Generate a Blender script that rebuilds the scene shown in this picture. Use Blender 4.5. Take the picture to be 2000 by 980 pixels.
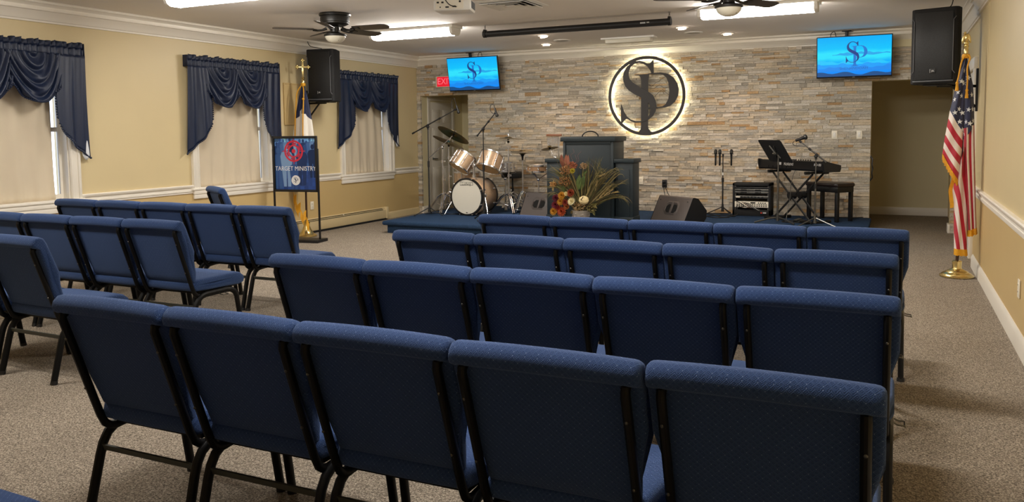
import bpy, bmesh, math, random
from mathutils import Vector, Matrix
PI = math.pi
scene = bpy.context.scene
COL = scene.collection
for o in list(bpy.data.objects):
    bpy.data.objects.remove(o)

# ------------------------------------------------------------------ camera
cam = bpy.data.cameras.new('camera')
cam.sensor_width = 36.0
cam.lens = 1582.6 / 2000 * 36
cam.shift_y = -(490 - 380.32) / 2000
cam.clip_start = 0.05
cam_o = bpy.data.objects.new('camera', cam)
COL.objects.link(cam_o)
YAW, PITCH, ROLL = 0.442024, 0.0784187, -0.0115997
A = Matrix(((1, 0, 0), (0, 0, -1), (0, 1, 0)))
Ry = Matrix(((math.cos(YAW), 0, math.sin(YAW)), (0, 1, 0), (-math.sin(YAW), 0, math.cos(YAW))))
Rx = Matrix(((1, 0, 0), (0, math.cos(PITCH), -math.sin(PITCH)), (0, math.sin(PITCH), math.cos(PITCH))))
Rz = Matrix(((math.cos(ROLL), -math.sin(ROLL), 0), (math.sin(ROLL), math.cos(ROLL), 0), (0, 0, 1)))
RC = Rz @ Rx @ Ry @ A
cam_o.matrix_world = Matrix.Translation((0, 0, 1.43)) @ Matrix((RC[0], -RC[1], -RC[2])).transposed().to_4x4()
scene.camera = cam_o

# ------------------------------------------------------------------ exposure, world
vs = scene.view_settings
vs.view_transform = 'Standard'
vs.look = 'None'
vs.gamma = 1.0
vs.exposure = 0.0
vs.use_curve_mapping = False
scene.cycles.use_denoising = True
scene.cycles.max_bounces = 8
scene.cycles.diffuse_bounces = 5
scene.cycles.glossy_bounces = 3
scene.cycles.transmission_bounces = 4
scene.cycles.sample_clamp_indirect = 4.0
scene.cycles.caustics_reflective = False
scene.cycles.caustics_refractive = False
world = bpy.data.worlds.new('world')
scene.world = world
world.use_nodes = True
bg = world.node_tree.nodes['Background']
bg.inputs[0].default_value = (0.72, 0.82, 1.0, 1)
bg.inputs[1].default_value = 3.0
TUBE_POWER = 63.0          # radiance of the ceiling wrap lights
SPOT_POWER = 30.0          # recessed lamps over the stage (W)

# ------------------------------------------------------------------ room sizes
XL, XR, XR2 = -7.62, 0.74, 0.775
YB, YR = 12.25, -2.6
ZC = 2.74
ZS = 0.175                 # stage floor


def lin(c):
    if isinstance(c, str):
        c = [int(c[i:i + 2], 16) / 255 for i in (0, 2, 4)]
    return tuple(x / 12.92 if x <= 0.04045 else ((x + 0.055) / 1.055) ** 2.4 for x in c)


# ------------------------------------------------------------------ materials
class Mat:
    def __init__(s, name):
        s.m = bpy.data.materials.new(name)
        s.m.use_nodes = True
        s.nt = s.m.node_tree
        s.b = s.nt.nodes['Principled BSDF']

    def n(s, t, **kw):
        nd = s.nt.nodes.new(t)
        for k, v in kw.items():
            setattr(nd, k, v)
        return nd

    def l(s, a, b):
        s.nt.links.new(a, b)

    def math(s, op, a, b=None, c=None):
        nd = s.n('ShaderNodeMath', operation=op)
        for i, v in enumerate((a, b, c)):
            if v is None:
                continue
            if isinstance(v, (int, float)):
                nd.inputs[i].default_value = v
            else:
                s.l(v, nd.inputs[i])
        return nd.outputs[0]

    def mix(s, f, a, b):
        nd = s.n('ShaderNodeMix', data_type='RGBA')
        for i, v in ((0, f), (6, a), (7, b)):
            if isinstance(v, (int, float)):
                nd.inputs[i].default_value = v
            elif isinstance(v, tuple):
                nd.inputs[i].default_value = (*v, 1) if len(v) == 3 else v
            else:
                s.l(v, nd.inputs[i])
        return nd.outputs[2]


def solid(name, col, rough=0.5, metal=0.0, var=0.06, vscale=6.0, bump=0.0, bscale=200.0, spec=0.5, coat=0.0):
    M = Mat(name)
    c = lin(col)
    tc = M.n('ShaderNodeTexCoord')
    nz = M.n('ShaderNodeTexNoise')
    nz.inputs['Scale'].default_value = vscale
    nz.inputs['Detail'].default_value = 3
    M.l(tc.outputs['Object'], nz.inputs['Vector'])
    out = M.mix(nz.outputs[0], tuple(x * (1 - var) for x in c), tuple(min(1, x * (1 + var)) for x in c))
    M.l(out, M.b.inputs['Base Color'])
    M.b.inputs['Roughness'].default_value = rough
    M.b.inputs['Metallic'].default_value = metal
    M.b.inputs['Specular IOR Level'].default_value = spec
    M.b.inputs['Coat Weight'].default_value = coat
    if bump:
        n2 = M.n('ShaderNodeTexNoise')
        n2.inputs['Scale'].default_value = bscale
        n2.inputs['Detail'].default_value = 4
        M.l(tc.outputs['Object'], n2.inputs['Vector'])
        bp = M.n('ShaderNodeBump')
        bp.inputs['Strength'].default_value = bump
        bp.inputs['Distance'].default_value = 0.003
        M.l(n2.outputs[0], bp.inputs['Height'])
        M.l(bp.outputs[0], M.b.inputs['Normal'])
    return M.m


def emit(name, col, strength=1.0):
    M = Mat(name)
    M.b.inputs['Base Color'].default_value = (0.02, 0.02, 0.02, 1)
    M.b.inputs['Emission Color'].default_value = (*lin(col), 1)
    M.b.inputs['Emission Strength'].default_value = strength
    return M.m


def attr_mat(name, rough=0.6, bump=0.0, bscale=60, spec=0.3, var=0.0, vscale=30):
    """colour per face (its own pigment) from the mesh attribute 'Col'"""
    M = Mat(name)
    at = M.n('ShaderNodeAttribute', attribute_name='Col')
    tc = M.n('ShaderNodeTexCoord')
    src = at.outputs['Color']
    if var:
        nz = M.n('ShaderNodeTexNoise')
        nz.inputs['Scale'].default_value = vscale
        nz.inputs['Detail'].default_value = 5
        M.l(tc.outputs['Object'], nz.inputs['Vector'])
        f = M.math('MULTIPLY_ADD', nz.outputs[0], var * 2, 1 - var)
        vm = M.n('ShaderNodeVectorMath', operation='SCALE')
        M.l(src, vm.inputs[0])
        M.l(f, vm.inputs[3])
        src = vm.outputs[0]
    M.l(src, M.b.inputs['Base Color'])
    M.b.inputs['Roughness'].default_value = rough
    M.b.inputs['Specular IOR Level'].default_value = spec
    if bump:
        n2 = M.n('ShaderNodeTexNoise')
        n2.inputs['Scale'].default_value = bscale
        n2.inputs['Detail'].default_value = 6
        M.l(tc.outputs['Object'], n2.inputs['Vector'])
        bp = M.n('ShaderNodeBump')
        bp.inputs['Strength'].default_value = bump
        bp.inputs['Distance'].default_value = 0.01
        M.l(n2.outputs[0], bp.inputs['Height'])
        M.l(bp.outputs[0], M.b.inputs['Normal'])
    return M.m


def fabric_mat():
    M = Mat('navy_woven_fabric')
    uv = M.n('ShaderNodeUVMap', uv_map='UVMap')
    sep = M.n('ShaderNodeSeparateXYZ')
    M.l(uv.outputs[0], sep.inputs[0])
    p = 1 / 0.0175
    u = M.math('MULTIPLY', sep.outputs[0], p)
    v = M.math('MULTIPLY', sep.outputs[1], p)
    a = M.math('ADD', u, v)
    b = M.math('SUBTRACT', u, v)
    fa = M.math('ABSOLUTE', M.math('SUBTRACT', M.math('FRACT', a), 0.5))
    fb = M.math('ABSOLUTE', M.math('SUBTRACT', M.math('FRACT', b), 0.5))
    d = M.math('MAXIMUM', fa, fb)                      # 0 centre .. 0.5 at the diamond edge
    ring = M.math('PINGPONG', M.math('MULTIPLY', d, 3.0), 0.5)
    ring = M.math('MULTIPLY', ring, 2.0)
    # light thread dots where four diamonds meet, on every second one
    du = M.math('SUBTRACT', M.math('FRACT', M.math('MULTIPLY', a, 0.5)), 0.5)
    dv = M.math('SUBTRACT', M.math('FRACT', M.math('MULTIPLY', b, 0.5)), 0.5)
    r2 = M.math('ADD', M.math('MULTIPLY', du, du), M.math('MULTIPLY', dv, dv))
    dot = M.math('LESS_THAN', r2, 0.0019)
    line = M.math('GREATER_THAN', d, 0.455)
    nz = M.n('ShaderNodeTexNoise')
    nz.inputs['Scale'].default_value = 700
    tc = M.n('ShaderNodeTexCoord')
    M.l(tc.outputs['Object'], nz.inputs['Vector'])
    base = M.mix(M.math('MULTIPLY', nz.outputs[0], 0.9), lin('1f345d'), lin('385284'))
    c1 = M.mix(M.math('MULTIPLY', ring, 0.5), base, lin('162342'))
    c2 = M.mix(M.math('MULTIPLY', line, 0.22), c1, lin('5a719a'))
    c3 = M.mix(M.math('MULTIPLY', dot, 0.6), c2, lin('8fa3c6'))
    M.l(c3, M.b.inputs['Base Color'])
    M.b.inputs['Roughness'].default_value = 0.85
    M.b.inputs['Specular IOR Level'].default_value = 0.2
    M.b.inputs['Sheen Weight'].default_value = 0.35
    M.b.inputs['Sheen Roughness'].default_value = 0.5
    M.b.inputs['Sheen Tint'].default_value = (*lin('8fa6cf'), 1)
    bp = M.n('ShaderNodeBump')
    bp.inputs['Strength'].default_value = 0.7
    bp.inputs['Distance'].default_value = 0.002
    h = M.math('ADD', M.math('MULTIPLY', ring, -0.6), M.math('MULTIPLY', nz.outputs[0], 0.5))
    M.l(h, bp.inputs['Height'])
    M.l(bp.outputs[0], M.b.inputs['Normal'])
    return M.m


def carpet_mat(name, cols, scale=205.0, contrast=1.0):
    M = Mat(name)
    tc = M.n('ShaderNodeTexCoord')
    vo = M.n('ShaderNodeTexVoronoi')
    vo.inputs['Scale'].default_value = scale
    nz = M.n('ShaderNodeTexNoise')
    nz.inputs['Scale'].default_value = scale * 0.55
    nz.inputs['Detail'].default_value = 4
    nz.inputs['Roughness'].default_value = 0.7
    big = M.n('ShaderNodeTexNoise')
    big.inputs['Scale'].default_value = 2.2
    for t in (vo, nz, big):
        M.l(tc.outputs['Object'], t.inputs['Vector'])
    sp = M.n('ShaderNodeSeparateColor')
    M.l(vo.outputs['Color'], sp.inputs[0])
    f = M.math('ADD', M.math('MULTIPLY', sp.outputs[0], 0.55 * contrast), M.math('MULTIPLY', M.math('SUBTRACT', nz.outputs[0], 0.5), 1.5 * contrast))
    f = M.math('ADD', f, 0.5 - 0.275 * contrast)
    rp = M.n('ShaderNodeValToRGB')
    el = rp.color_ramp.elements
    el[0].position, el[0].color = 0.1, (*lin(cols[0]), 1)
    el[1].position, el[1].color = 0.9, (*lin(cols[2]), 1)
    e = el.new(0.5)
    e.color = (*lin(cols[1]), 1)
    M.l(f, rp.inputs[0])
    tint = M.math('MULTIPLY_ADD', big.outputs[0], 0.2, 0.9)
    vm = M.n('ShaderNodeVectorMath', operation='SCALE')
    M.l(rp.outputs[0], vm.inputs[0])
    M.l(tint, vm.inputs[3])
    M.l(vm.outputs[0], M.b.inputs['Base Color'])
    M.b.inputs['Roughness'].default_value = 0.95
    M.b.inputs['Specular IOR Level'].default_value = 0.1
    bp = M.n('ShaderNodeBump')
    bp.inputs['Strength'].default_value = 0.6
    bp.inputs['Distance'].default_value = 0.004
    M.l(f, bp.inputs['Height'])
    M.l(bp.outputs[0], M.b.inputs['Normal'])
    return M.m


def wall_paint(name, top, low, zsplit=0.76):
    """two paint colours meeting behind the chair rail"""
    M = Mat(name)
    tc = M.n('ShaderNodeTexCoord')
    sp = M.n('ShaderNodeSeparateXYZ')
    M.l(tc.outputs['Object'], sp.inputs[0])
    f = M.math('GREATER_THAN', sp.outputs[2], zsplit)
    nz = M.n('ShaderNodeTexNoise')
    nz.inputs['Scale'].default_value = 1.5
    nz.inputs['Detail'].default_value = 5
    M.l(tc.outputs['Object'], nz.inputs['Vector'])
    c = M.mix(f, lin(low), lin(top))
    sc = M.math('MULTIPLY_ADD', nz.outputs[0], 0.12, 0.94)
    vm = M.n('ShaderNodeVectorMath', operation='SCALE')
    M.l(c, vm.inputs[0])
    M.l(sc, vm.inputs[3])
    M.l(vm.outputs[0], M.b.inputs['Base Color'])
    M.b.inputs['Roughness'].default_value = 0.42
    M.b.inputs['Specular IOR Level'].default_value = 0.4
    n2 = M.n('ShaderNodeTexNoise')
    n2.inputs['Scale'].default_value = 120
    M.l(tc.outputs['Object'], n2.inputs['Vector'])
    bp = M.n('ShaderNodeBump')
    bp.inputs['Strength'].default_value = 0.08
    bp.inputs['Distance'].default_value = 0.002
    M.l(n2.outputs[0], bp.inputs['Height'])
    M.l(bp.outputs[0], M.b.inputs['Normal'])
    return M.m


MT = dict(
    fabric=fabric_mat(),
    chair_metal=solid('black_chair_enamel', '070708', 0.45, 0.0, spec=0.22),
    chair_bar=solid('grey_chair_bar', '45463f', 0.4, 0.3),
    screw=solid('screw_steel', '5c5c5a', 0.3, 1.0),
    carpet=carpet_mat('speckled_carpet', ('4a443d', '8a7f72', 'c5b8a6')),
    stage_carpet=carpet_mat('blue_stage_carpet', ('18263a', '2a3f5c', '3c5474'), 220, 0.7),
    wall=wall_paint('tan_wall_paint', 'd8c69b', 'ceb37e'),
    alcove=solid('olive_alcove_paint', 'dcd1ab', 0.6, var=0.04, vscale=2),
    ceiling=solid('textured_ceiling_paint', 'f0ebe5', 0.9, var=0.03, vscale=1.2, bump=0.6, bscale=90),
    trim=solid('cream_trim_paint', 'efe9dd', 0.35, var=0.02),
    white=solid('white_enamel', 'e9e7e0', 0.4, var=0.02),
    plate=solid('ivory_plastic', 'efe8d6', 0.4, var=0.02),
    mortar=solid('ledger_gap', '5d5348', 0.9),
    stone=attr_mat('ledger_stone', 0.8, bump=1.0, bscale=55, var=0.26, vscale=34),
    black=solid('black_plastic', '101012', 0.45),
    black_rough=solid('black_textured_paint', '0f0f11', 0.75, bump=0.4, bscale=500),
    grille=solid('black_grille', '0b0c0d', 0.6),
    grey_line=solid('grey_plastic_trim', '585b5f', 0.5),
    charcoal=solid('charcoal_cabinet_paint', '1b272c', 0.5, var=0.05),
    wedge=solid('charcoal_steel', '5a5350', 0.55, var=0.04),
    chrome=solid('chrome', 'e4e4e6', 0.24, 1.0),
    brass=solid('polished_brass', 'e6cf8e', 0.25, 1.0),
    cymbal=solid('bronze_cymbal', '8d7c55', 0.32, 1.0, var=0.12, vscale=20),
    drum=solid('champagne_sparkle', 'c9ab8c', 0.3, 0.35, var=0.35, vscale=60, coat=0.6),
    drumhead=solid('coated_drumhead', 'd9d4c6', 0.6, var=0.02),
    clear_head=solid('drum_film', 'cfae7c', 0.35, var=0.05),
    valance=solid('navy_satin', '0e1d39', 0.46, var=0.15, vscale=30, spec=0.5),
    curtain=solid('tan_curtain_cloth', 'd4c6ae', 0.8, var=0.05, vscale=5),
    lining=solid('white_lining', 'dfe2e6', 0.8),
    fan_black=solid('bronze_black_fan', '15130f', 0.4),
    fan_blade=solid('dark_walnut_blade', '2b241d', 0.35, var=0.25, vscale=15),
    globe=solid('frosted_glass_shade', 'd8d3c2', 0.3),
    heater=solid('beige_heater_enamel', 'dbc79b', 0.45, var=0.02),
    dark=solid('dark_void', '0a0a0a', 0.9),
    cord=solid('black_rubber', '121212', 0.6),
    gold=solid('gold_cord', 'e0a11d', 0.55, var=0.2, vscale=60),
    wood_pole=solid('walnut_pole', '3d2415', 0.35, var=0.2, vscale=15),
    leather=solid('brown_black_leather', '2a1f1c', 0.35),
    steel=solid('brushed_grey_steel', '6b6a66', 0.35, 0.9),
    terracotta=solid('grey_stone_pot', '9a9186', 0.7, var=0.25, vscale=20),
    sign=solid('satin_graphite', '322e2c', 0.5),
    door=solid('grey_white_door_paint', 'd6d0c4', 0.5, var=0.02),
    col=attr_mat('printed_colours', 0.45),
    colmatte=attr_mat('petal_colours', 0.75, var=0.15, vscale=40),
)


def glass_mat():
    M = Mat('window_glass')
    M.b.inputs['Base Color'].default_value = (1, 1, 1, 1)
    M.b.inputs['Roughness'].default_value = 0.0
    M.b.inputs['Transmission Weight'].default_value = 1.0
    M.b.inputs['IOR'].default_value = 1.02
    return M.m


MT['glass'] = glass_mat()


# ------------------------------------------------------------------ mesh builder
def frame_from(z):
    z = Vector(z).normalized()
    x = Vector((0, 0, 1)).cross(z)
    if x.length < 1e-4:
        x = Vector((1, 0, 0))
    x.normalize()
    return Matrix((x, z.cross(x), z)).transposed()


class MB:
    def __init__(s):
        s.bm = bmesh.new()
        s.cl = None
        s.T = Matrix.Identity(4)
        s._col = None

    def col(s, c):
        if s.cl is None:
            s.cl = s.bm.loops.layers.float_color.new('Col')
        s._col = (*lin(c), 1.0)
        return s

    def _f(s, vs_):
        try:
            f = s.bm.faces.new(vs_)
        except ValueError:
            return None
        if s.cl is not None and s._col:
            for lp in f.loops:
                lp[s.cl] = s._col
        return f

    def v(s, p):
        return s.bm.verts.new(s.T @ Vector(p))

    def face(s, pts):
        return s._f([s.v(p) for p in pts])

    def box(s, c, size, rot=None, bev=0.0, taper=None):
        hx, hy, hz = size[0] / 2, size[1] / 2, size[2] / 2
        b = min(bev, hx * .9, hy * .9, hz * .9)
        R = rot if rot is not None else Matrix.Identity(3)
        C = Vector(c)
        if b <= 0:
            P = [(x, y, z) for z in (-hz, hz) for y in (-hy, hy) for x in (-hx, hx)]
            if taper:
                P = [(x * (taper[0] if z > 0 else 1), y * (taper[1] if z > 0 else 1), z) for x, y, z in P]
            V = [s.v(R @ Vector(p) + C) for p in P]
            for f in ((0, 2, 3, 1), (4, 5, 7, 6), (0, 1, 5, 4), (2, 6, 7, 3), (0, 4, 6, 2), (1, 3, 7, 5)):
                s._f([V[i] for i in f])
            return s
        t = bmesh.new()
        bmesh.ops.create_cube(t, size=1)
        for v in t.verts:
            v.co = Vector((v.co.x * 2 * hx, v.co.y * 2 * hy, v.co.z * 2 * hz))
            if taper and v.co.z > 0:
                v.co.x *= taper[0]
                v.co.y *= taper[1]
        bmesh.ops.bevel(t, geom=list(t.edges), offset=b, segments=2, profile=0.5, affect='EDGES')
        m = {}
        for v in t.verts:
            m[v.index] = s.v(R @ v.co + C)
        t.verts.index_update()
        for f in t.faces:
            s._f([m[v.index] for v in f.verts])
        t.free()
        return s

    def ring(s, c, M3, r, seg, ry=None):
        ry = r if ry is None else ry
        return [s.v(Vector(c) + M3 @ Vector((math.cos(2 * PI * i / seg) * r, math.sin(2 * PI * i / seg) * ry, 0))) for i in range(seg)]

    def bridge(s, a, b):
        n = len(a)
        for i in range(n):
            s._f([a[i], a[(i + 1) % n], b[(i + 1) % n], b[i]])

    def cyl(s, p1, p2, r1, r2=None, seg=16, cap=True):
        r2 = r1 if r2 is None else r2
        p1, p2 = Vector(p1), Vector(p2)
        M3 = frame_from(p2 - p1)
        a, b = s.ring(p1, M3, max(r1, 1e-5), seg), s.ring(p2, M3, max(r2, 1e-5), seg)
        s.bridge(a, b)
        if cap:
            s._f(a[::-1])
            s._f(b)
        return s

    def tube(s, pts, r, seg=8, closed=False, rx=None, flat=None, cap=True):
        """swept tube; rx = radius across the up-direction `flat`"""
        P = [Vector(p) for p in pts]
        n = len(P)
        rings = []
        up = Vector(flat) if flat is not None else None
        prev = None
        for i in range(n):
            t = (P[(i + 1) % n] - P[i - 1]) if closed else (P[min(i + 1, n - 1)] - P[max(i - 1, 0)])
            if t.length < 1e-9:
                t = Vector((0, 0, 1))
            t.normalize()
            if up is not None:
                x = up - t * up.dot(t)
                x.normalize()
            elif prev is None:
                x = frame_from(t).col[0]
            else:
                x = prev - t * prev.dot(t)
                if x.length < 1e-6:
                    x = frame_from(t).col[0]
                x.normalize()
            prev = x
            y = t.cross(x)
            rr = r[i] if isinstance(r, (list, tuple)) else r
            rxx = rx if rx is not None else rr
            rings.append([s.v(P[i] + x * (math.cos(2 * PI * k / seg) * rxx) + y * (math.sin(2 * PI * k / seg) * rr)) for k in range(seg)])
        for i in range(n - 1 + (1 if closed else 0)):
            s.bridge(rings[i], rings[(i + 1) % n])
        if not closed and cap:
            s._f(rings[0][::-1])
            s._f(rings[-1])
        return s

    def lathe(s, prof, c=(0, 0, 0), axis=(0, 0, 1), seg=24, cap=True):
        M3 = frame_from(axis)
        c = Vector(c)
        ax = Vector(axis).normalized()
        rs = [s.ring(c + ax * h, M3, max(r, 1e-5), seg) for r, h in prof]
        for a, b in zip(rs, rs[1:]):
            s.bridge(a, b)
        if cap:
            s._f(rs[0][::-1])
            s._f(rs[-1])
        return s

    def ball(s, c, r, seg=12, rings=8, sc=(1, 1, 1), rot=None):
        R = rot if rot is not None else Matrix.Identity(3)
        C = Vector(c)
        rs = []
        for j in range(1, rings):
            a = PI * j / rings
            rs.append([s.v(C + R @ Vector((math.sin(a) * math.cos(2 * PI * i / seg) * r * sc[0], math.sin(a) * math.sin(2 * PI * i / seg) * r * sc[1], -math.cos(a) * r * sc[2]))) for i in range(seg)])
        lo = s.v(C + R @ Vector((0, 0, -r * sc[2])))
        hi = s.v(C + R @ Vector((0, 0, r * sc[2])))
        for a, b in zip(rs, rs[1:]):
            s.bridge(a, b)
        for i in range(seg):
            s._f([lo, rs[0][(i + 1) % seg], rs[0][i]])
            s._f([hi, rs[-1][i], rs[-1][(i + 1) % seg]])
        return s

    def prism(s, poly, M, d):
        """polygon (x,y) in frame M (4x4), extruded by d along the frame's z"""
        a = [s.v(M @ Vector((x, y, 0))) for x, y in poly]
        b = [s.v(M @ Vector((x, y, d))) for x, y in poly]
        n = len(poly)
        ar = sum(poly[i][0] * poly[(i + 1) % n][1] - poly[(i + 1) % n][0] * poly[i][1] for i in range(n))
        flip = (ar > 0) == (d > 0)
        s._f(a[::-1] if flip else a)
        s._f(b if flip else b[::-1])
        for i in range(n):
            q = [a[i], a[(i + 1) % n], b[(i + 1) % n], b[i]]
            s._f(q if flip else q[::-1])
        return s

    def grid(s, fn, nu, nv, uvfn=None, closed_u=False, colfn=None):
        V = [[s.v(fn(i / nu, j / nv)) for j in range(nv + 1)] for i in range(nu + (0 if closed_u else 1))]
        uvl = s.bm.loops.layers.uv.get('Flag') or (s.bm.loops.layers.uv.new('Flag') if uvfn else None)
        n = len(V)
        for i in range(nu):
            for j in range(nv):
                i2 = (i + 1) % n
                if colfn:
                    s.col(colfn((i + .5) / nu, (j + .5) / nv))
                f = s._f([V[i][j], V[i2][j], V[i2][j + 1], V[i][j + 1]])
                if f and uvfn:
                    for lp, (a, b) in zip(f.loops, ((i, j), (i + 1, j), (i + 1, j + 1), (i, j + 1))):
                        lp[uvl].uv = uvfn(a / nu, b / nv)
        return s

    def text(s, body, M, size, depth=0.001, sx=1.0, align='CENTER'):
        cu = bpy.data.curves.new('t', 'FONT')
        cu.body = body
        cu.size = size
        cu.extrude = depth
        cu.align_x = align
        cu.align_y = 'CENTER'
        cu.resolution_u = 3
        ob = bpy.data.objects.new('t', cu)
        COL.objects.link(ob)
        dg = bpy.context.evaluated_depsgraph_get()
        me = bpy.data.meshes.new_from_object(ob.evaluated_get(dg))
        V = [s.v(M @ Vector((v.co.x * sx, v.co.y, v.co.z))) for v in me.vertices]
        for p in me.polygons:
            s._f([V[i] for i in p.vertices])
        bpy.data.objects.remove(ob)
        bpy.data.curves.remove(cu)
        bpy.data.meshes.remove(me)
        return s

    def build(s, name, mat, parent=None, loc=None, rotz=None, smooth=0.6, uv=False, solid_t=0.0, kind=None, label=None):
        bm = s.bm
        bm.normal_update()
        if smooth:
            for f in bm.faces:
                f.smooth = True
            for e in bm.edges:
                if len(e.link_faces) == 2 and e.calc_face_angle(0) > smooth:
                    e.smooth = False
        if uv:
            ul = bm.loops.layers.uv.new('UVMap')
            for f in bm.faces:
                n = f.normal
                ax = max(range(3), key=lambda k: abs(n[k]))
                for lp in f.loops:
                    c = lp.vert.co
                    # slanted backs keep one continuous (x, length) mapping
                    lp[ul].uv = (c.y, c.z) if ax == 0 else (c.x, c.z * 1.05 if ax == 1 else c.y)
        me = bpy.data.meshes.new(name)
        bm.to_mesh(me)
        bm.free()
        me.materials.append(MT[mat] if isinstance(mat, str) else mat)
        ob = bpy.data.objects.new(name, me)
        COL.objects.link(ob)
        if parent is not None:
            ob.parent = parent
        if loc is not None:
            ob.location = loc
        if rotz is not None:
            ob.rotation_euler = (0, 0, rotz)
        if solid_t:
            md = ob.modifiers.new('thickness', 'SOLIDIFY')
            md.thickness = solid_t
            md.offset = 0
        if kind:
            ob['kind'] = kind
        if label:
            ob['label'] = label
        return ob


def thing(name, label, cat, loc=(0, 0, 0), rotz=0.0, group=None, rot=None):
    o = bpy.data.objects.new(name, None)
    o.empty_display_size = 0.1
    COL.objects.link(o)
    o.location = loc
    o.rotation_euler = rot if rot is not None else (0, 0, rotz)
    o['label'] = label
    o['category'] = cat
    if group:
        o['group'] = group
    return o


def tag(o, label, cat, group=None, kind=None):
    o['label'] = label
    o['category'] = cat
    if group:
        o['group'] = group
    if kind:
        o['kind'] = kind
    return o


def struct_root(name):
    o = bpy.data.objects.new(name, None)
    o.empty_display_size = 0.1
    COL.objects.link(o)
    o['kind'] = 'structure'
    return o


def kids(o):
    return [c for c in bpy.data.objects if c.parent == o]


def copy_tree(o, parent=None, cache=None):
    if cache is None:
        cache = {}
        for c in bpy.data.objects:
            if c.parent:
                cache.setdefault(c.parent.name, []).append(c)
    c = o.copy()
    COL.objects.link(c)
    if parent is not None:
        c.parent = parent
    for ch in cache.get(o.name, []):
        copy_tree(ch, c, cache)
    return c


def arc(c, r, a0, a1, n, plane='yz'):
    out = []
    for i in range(n + 1):
        a = a0 + (a1 - a0) * i / n
        p, q = math.cos(a) * r, math.sin(a) * r
        out.append({'yz': (c[0], c[1] + p, c[2] + q), 'xz': (c[0] + p, c[1], c[2] + q), 'xy': (c[0] + p, c[1] + q, c[2])}[plane])
    return out


def bez(p0, p1, p2, p3, n=12):
    P = [Vector(p) for p in (p0, p1, p2, p3)]
    return [P[0] * (1 - t) ** 3 + P[1] * 3 * t * (1 - t) ** 2 + P[2] * 3 * t * t * (1 - t) + P[3] * t ** 3 for t in [i / n for i in range(n + 1)]]


def smooth_path(pts, n=6):
    P = [Vector(p) for p in pts]
    out = []
    for i in range(len(P) - 1):
        a, b, c, d = P[max(i - 1, 0)], P[i], P[i + 1], P[min(i + 2, len(P) - 1)]
        for k in range(n):
            t = k / n
            out.append(0.5 * ((2 * b) + (c - a) * t + (2 * a - 5 * b + 4 * c - d) * t * t + (3 * b - a - 3 * c + d) * t ** 3))
    out.append(P[-1])
    return out


def basis(o, x, y, z):
    M = Matrix((x, y, z)).transposed().to_4x4()
    M.translation = Vector(o)
    return M


BACK = lambda x, y, z: basis((x, y, z), (1, 0, 0), (0, 0, 1), (0, -1, 0))     # faces -Y: x right, y up

# =================================================================== SETTING
random.seed(11)
MB().box((-3.6, 6.3, -0.05), (12.4, 17.8, 0.1)).build('floor', 'carpet', kind='structure')
m = MB()
m.box((-3.6, 4.9, ZC + 0.05), (9.4, 15.2, 0.1))
m.build('ceiling', 'ceiling', kind='structure')

# ---- left wall with three window holes
WIN = [4.93, 7.85, 10.73]          # window centres along Y
HW, WZ0, WZ1 = 0.61, 0.79, 2.2
m = MB()
T_ = 0.2
xw = XL - T_ / 2
m.box((xw, (YR + YB + 0.2) / 2, WZ0 / 2), (T_, YB + 0.2 - YR, WZ0))
m.box((xw, (YR + YB + 0.2) / 2, (WZ1 + ZC) / 2), (T_, YB + 0.2 - YR, ZC - WZ1))
ys = [YR] + [w for c in WIN for w in (c - HW, c + HW)] + [YB + 0.2]
for a, b in zip(ys[::2], ys[1::2]):
    m.box((xw, (a + b) / 2, (WZ0 + WZ1) / 2), (T_, b - a, WZ1 - WZ0))
m.build('wall_left', 'wall', kind='structure')

# ---- right wall: long near stretch, a shallow projecting panel, then the recessed far stretch
m = MB()
m.box((XR + 0.16, (YR + 8.52) / 2, ZC / 2), (0.32, 8.52 - YR, ZC))
m.box((XR + 0.158, 8.94, ZC / 2), (0.32, 0.86, ZC))
m.box((XR2 + 0.13, (9.35 + 14.7) / 2, ZC / 2), (0.26, 14.7 - 9.35, ZC))
m.build('wall_right', 'wall', kind='structure')
MB().box((-3.4, YR - 0.1, ZC / 2), (9.0, 0.2, ZC)).build('wall_rear', 'wall', kind='structure')

# ---- back wall: painted core with two openings, ledger-stone cladding
OPL, OPR = (-7.54, -6.6), (-0.31, 0.68)
OZ = 2.06
wb = struct_root('wall_back')
m = MB()
for a, b, z0, z1 in ((XL, OPL[0], 0, OZ), (OPL[1], OPR[0], 0, OZ), (OPR[1], XR2 + .04, 0, OZ), (XL, XR2 + .04, OZ, ZC)):
    m.box(((a + b) / 2, YB + 0.11, (z0 + z1) / 2), (b - a, 0.18, z1 - z0))
m.build('wall_core', 'alcove', wb)
PAL = ['d6cdbd', 'ddd4c6', 'd0c6b4', 'c9bfae', 'e2dacc', 'cbc2b2', 'beb5a5', 'b4ab9b', 'd3c5ae', 'dccdb5', 'ada597', 'c6b9a2', 'd9c9b0', 'bdb7ac']
RUST = ['c8a87f', 'ccb28c', 'b99870', 'c8ad88']
m = MB()
rows = []
for z0, z1 in ((0.0, OZ), (OZ, 2.585)):
    z = z0
    while z < z1 - 0.012:
        h = random.choice((0.026, 0.032, 0.036, 0.042, 0.048))
        if z1 - (z + h) < 0.03:
            h = z1 - z
        rows.append((z, z + h))
        z += h
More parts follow.
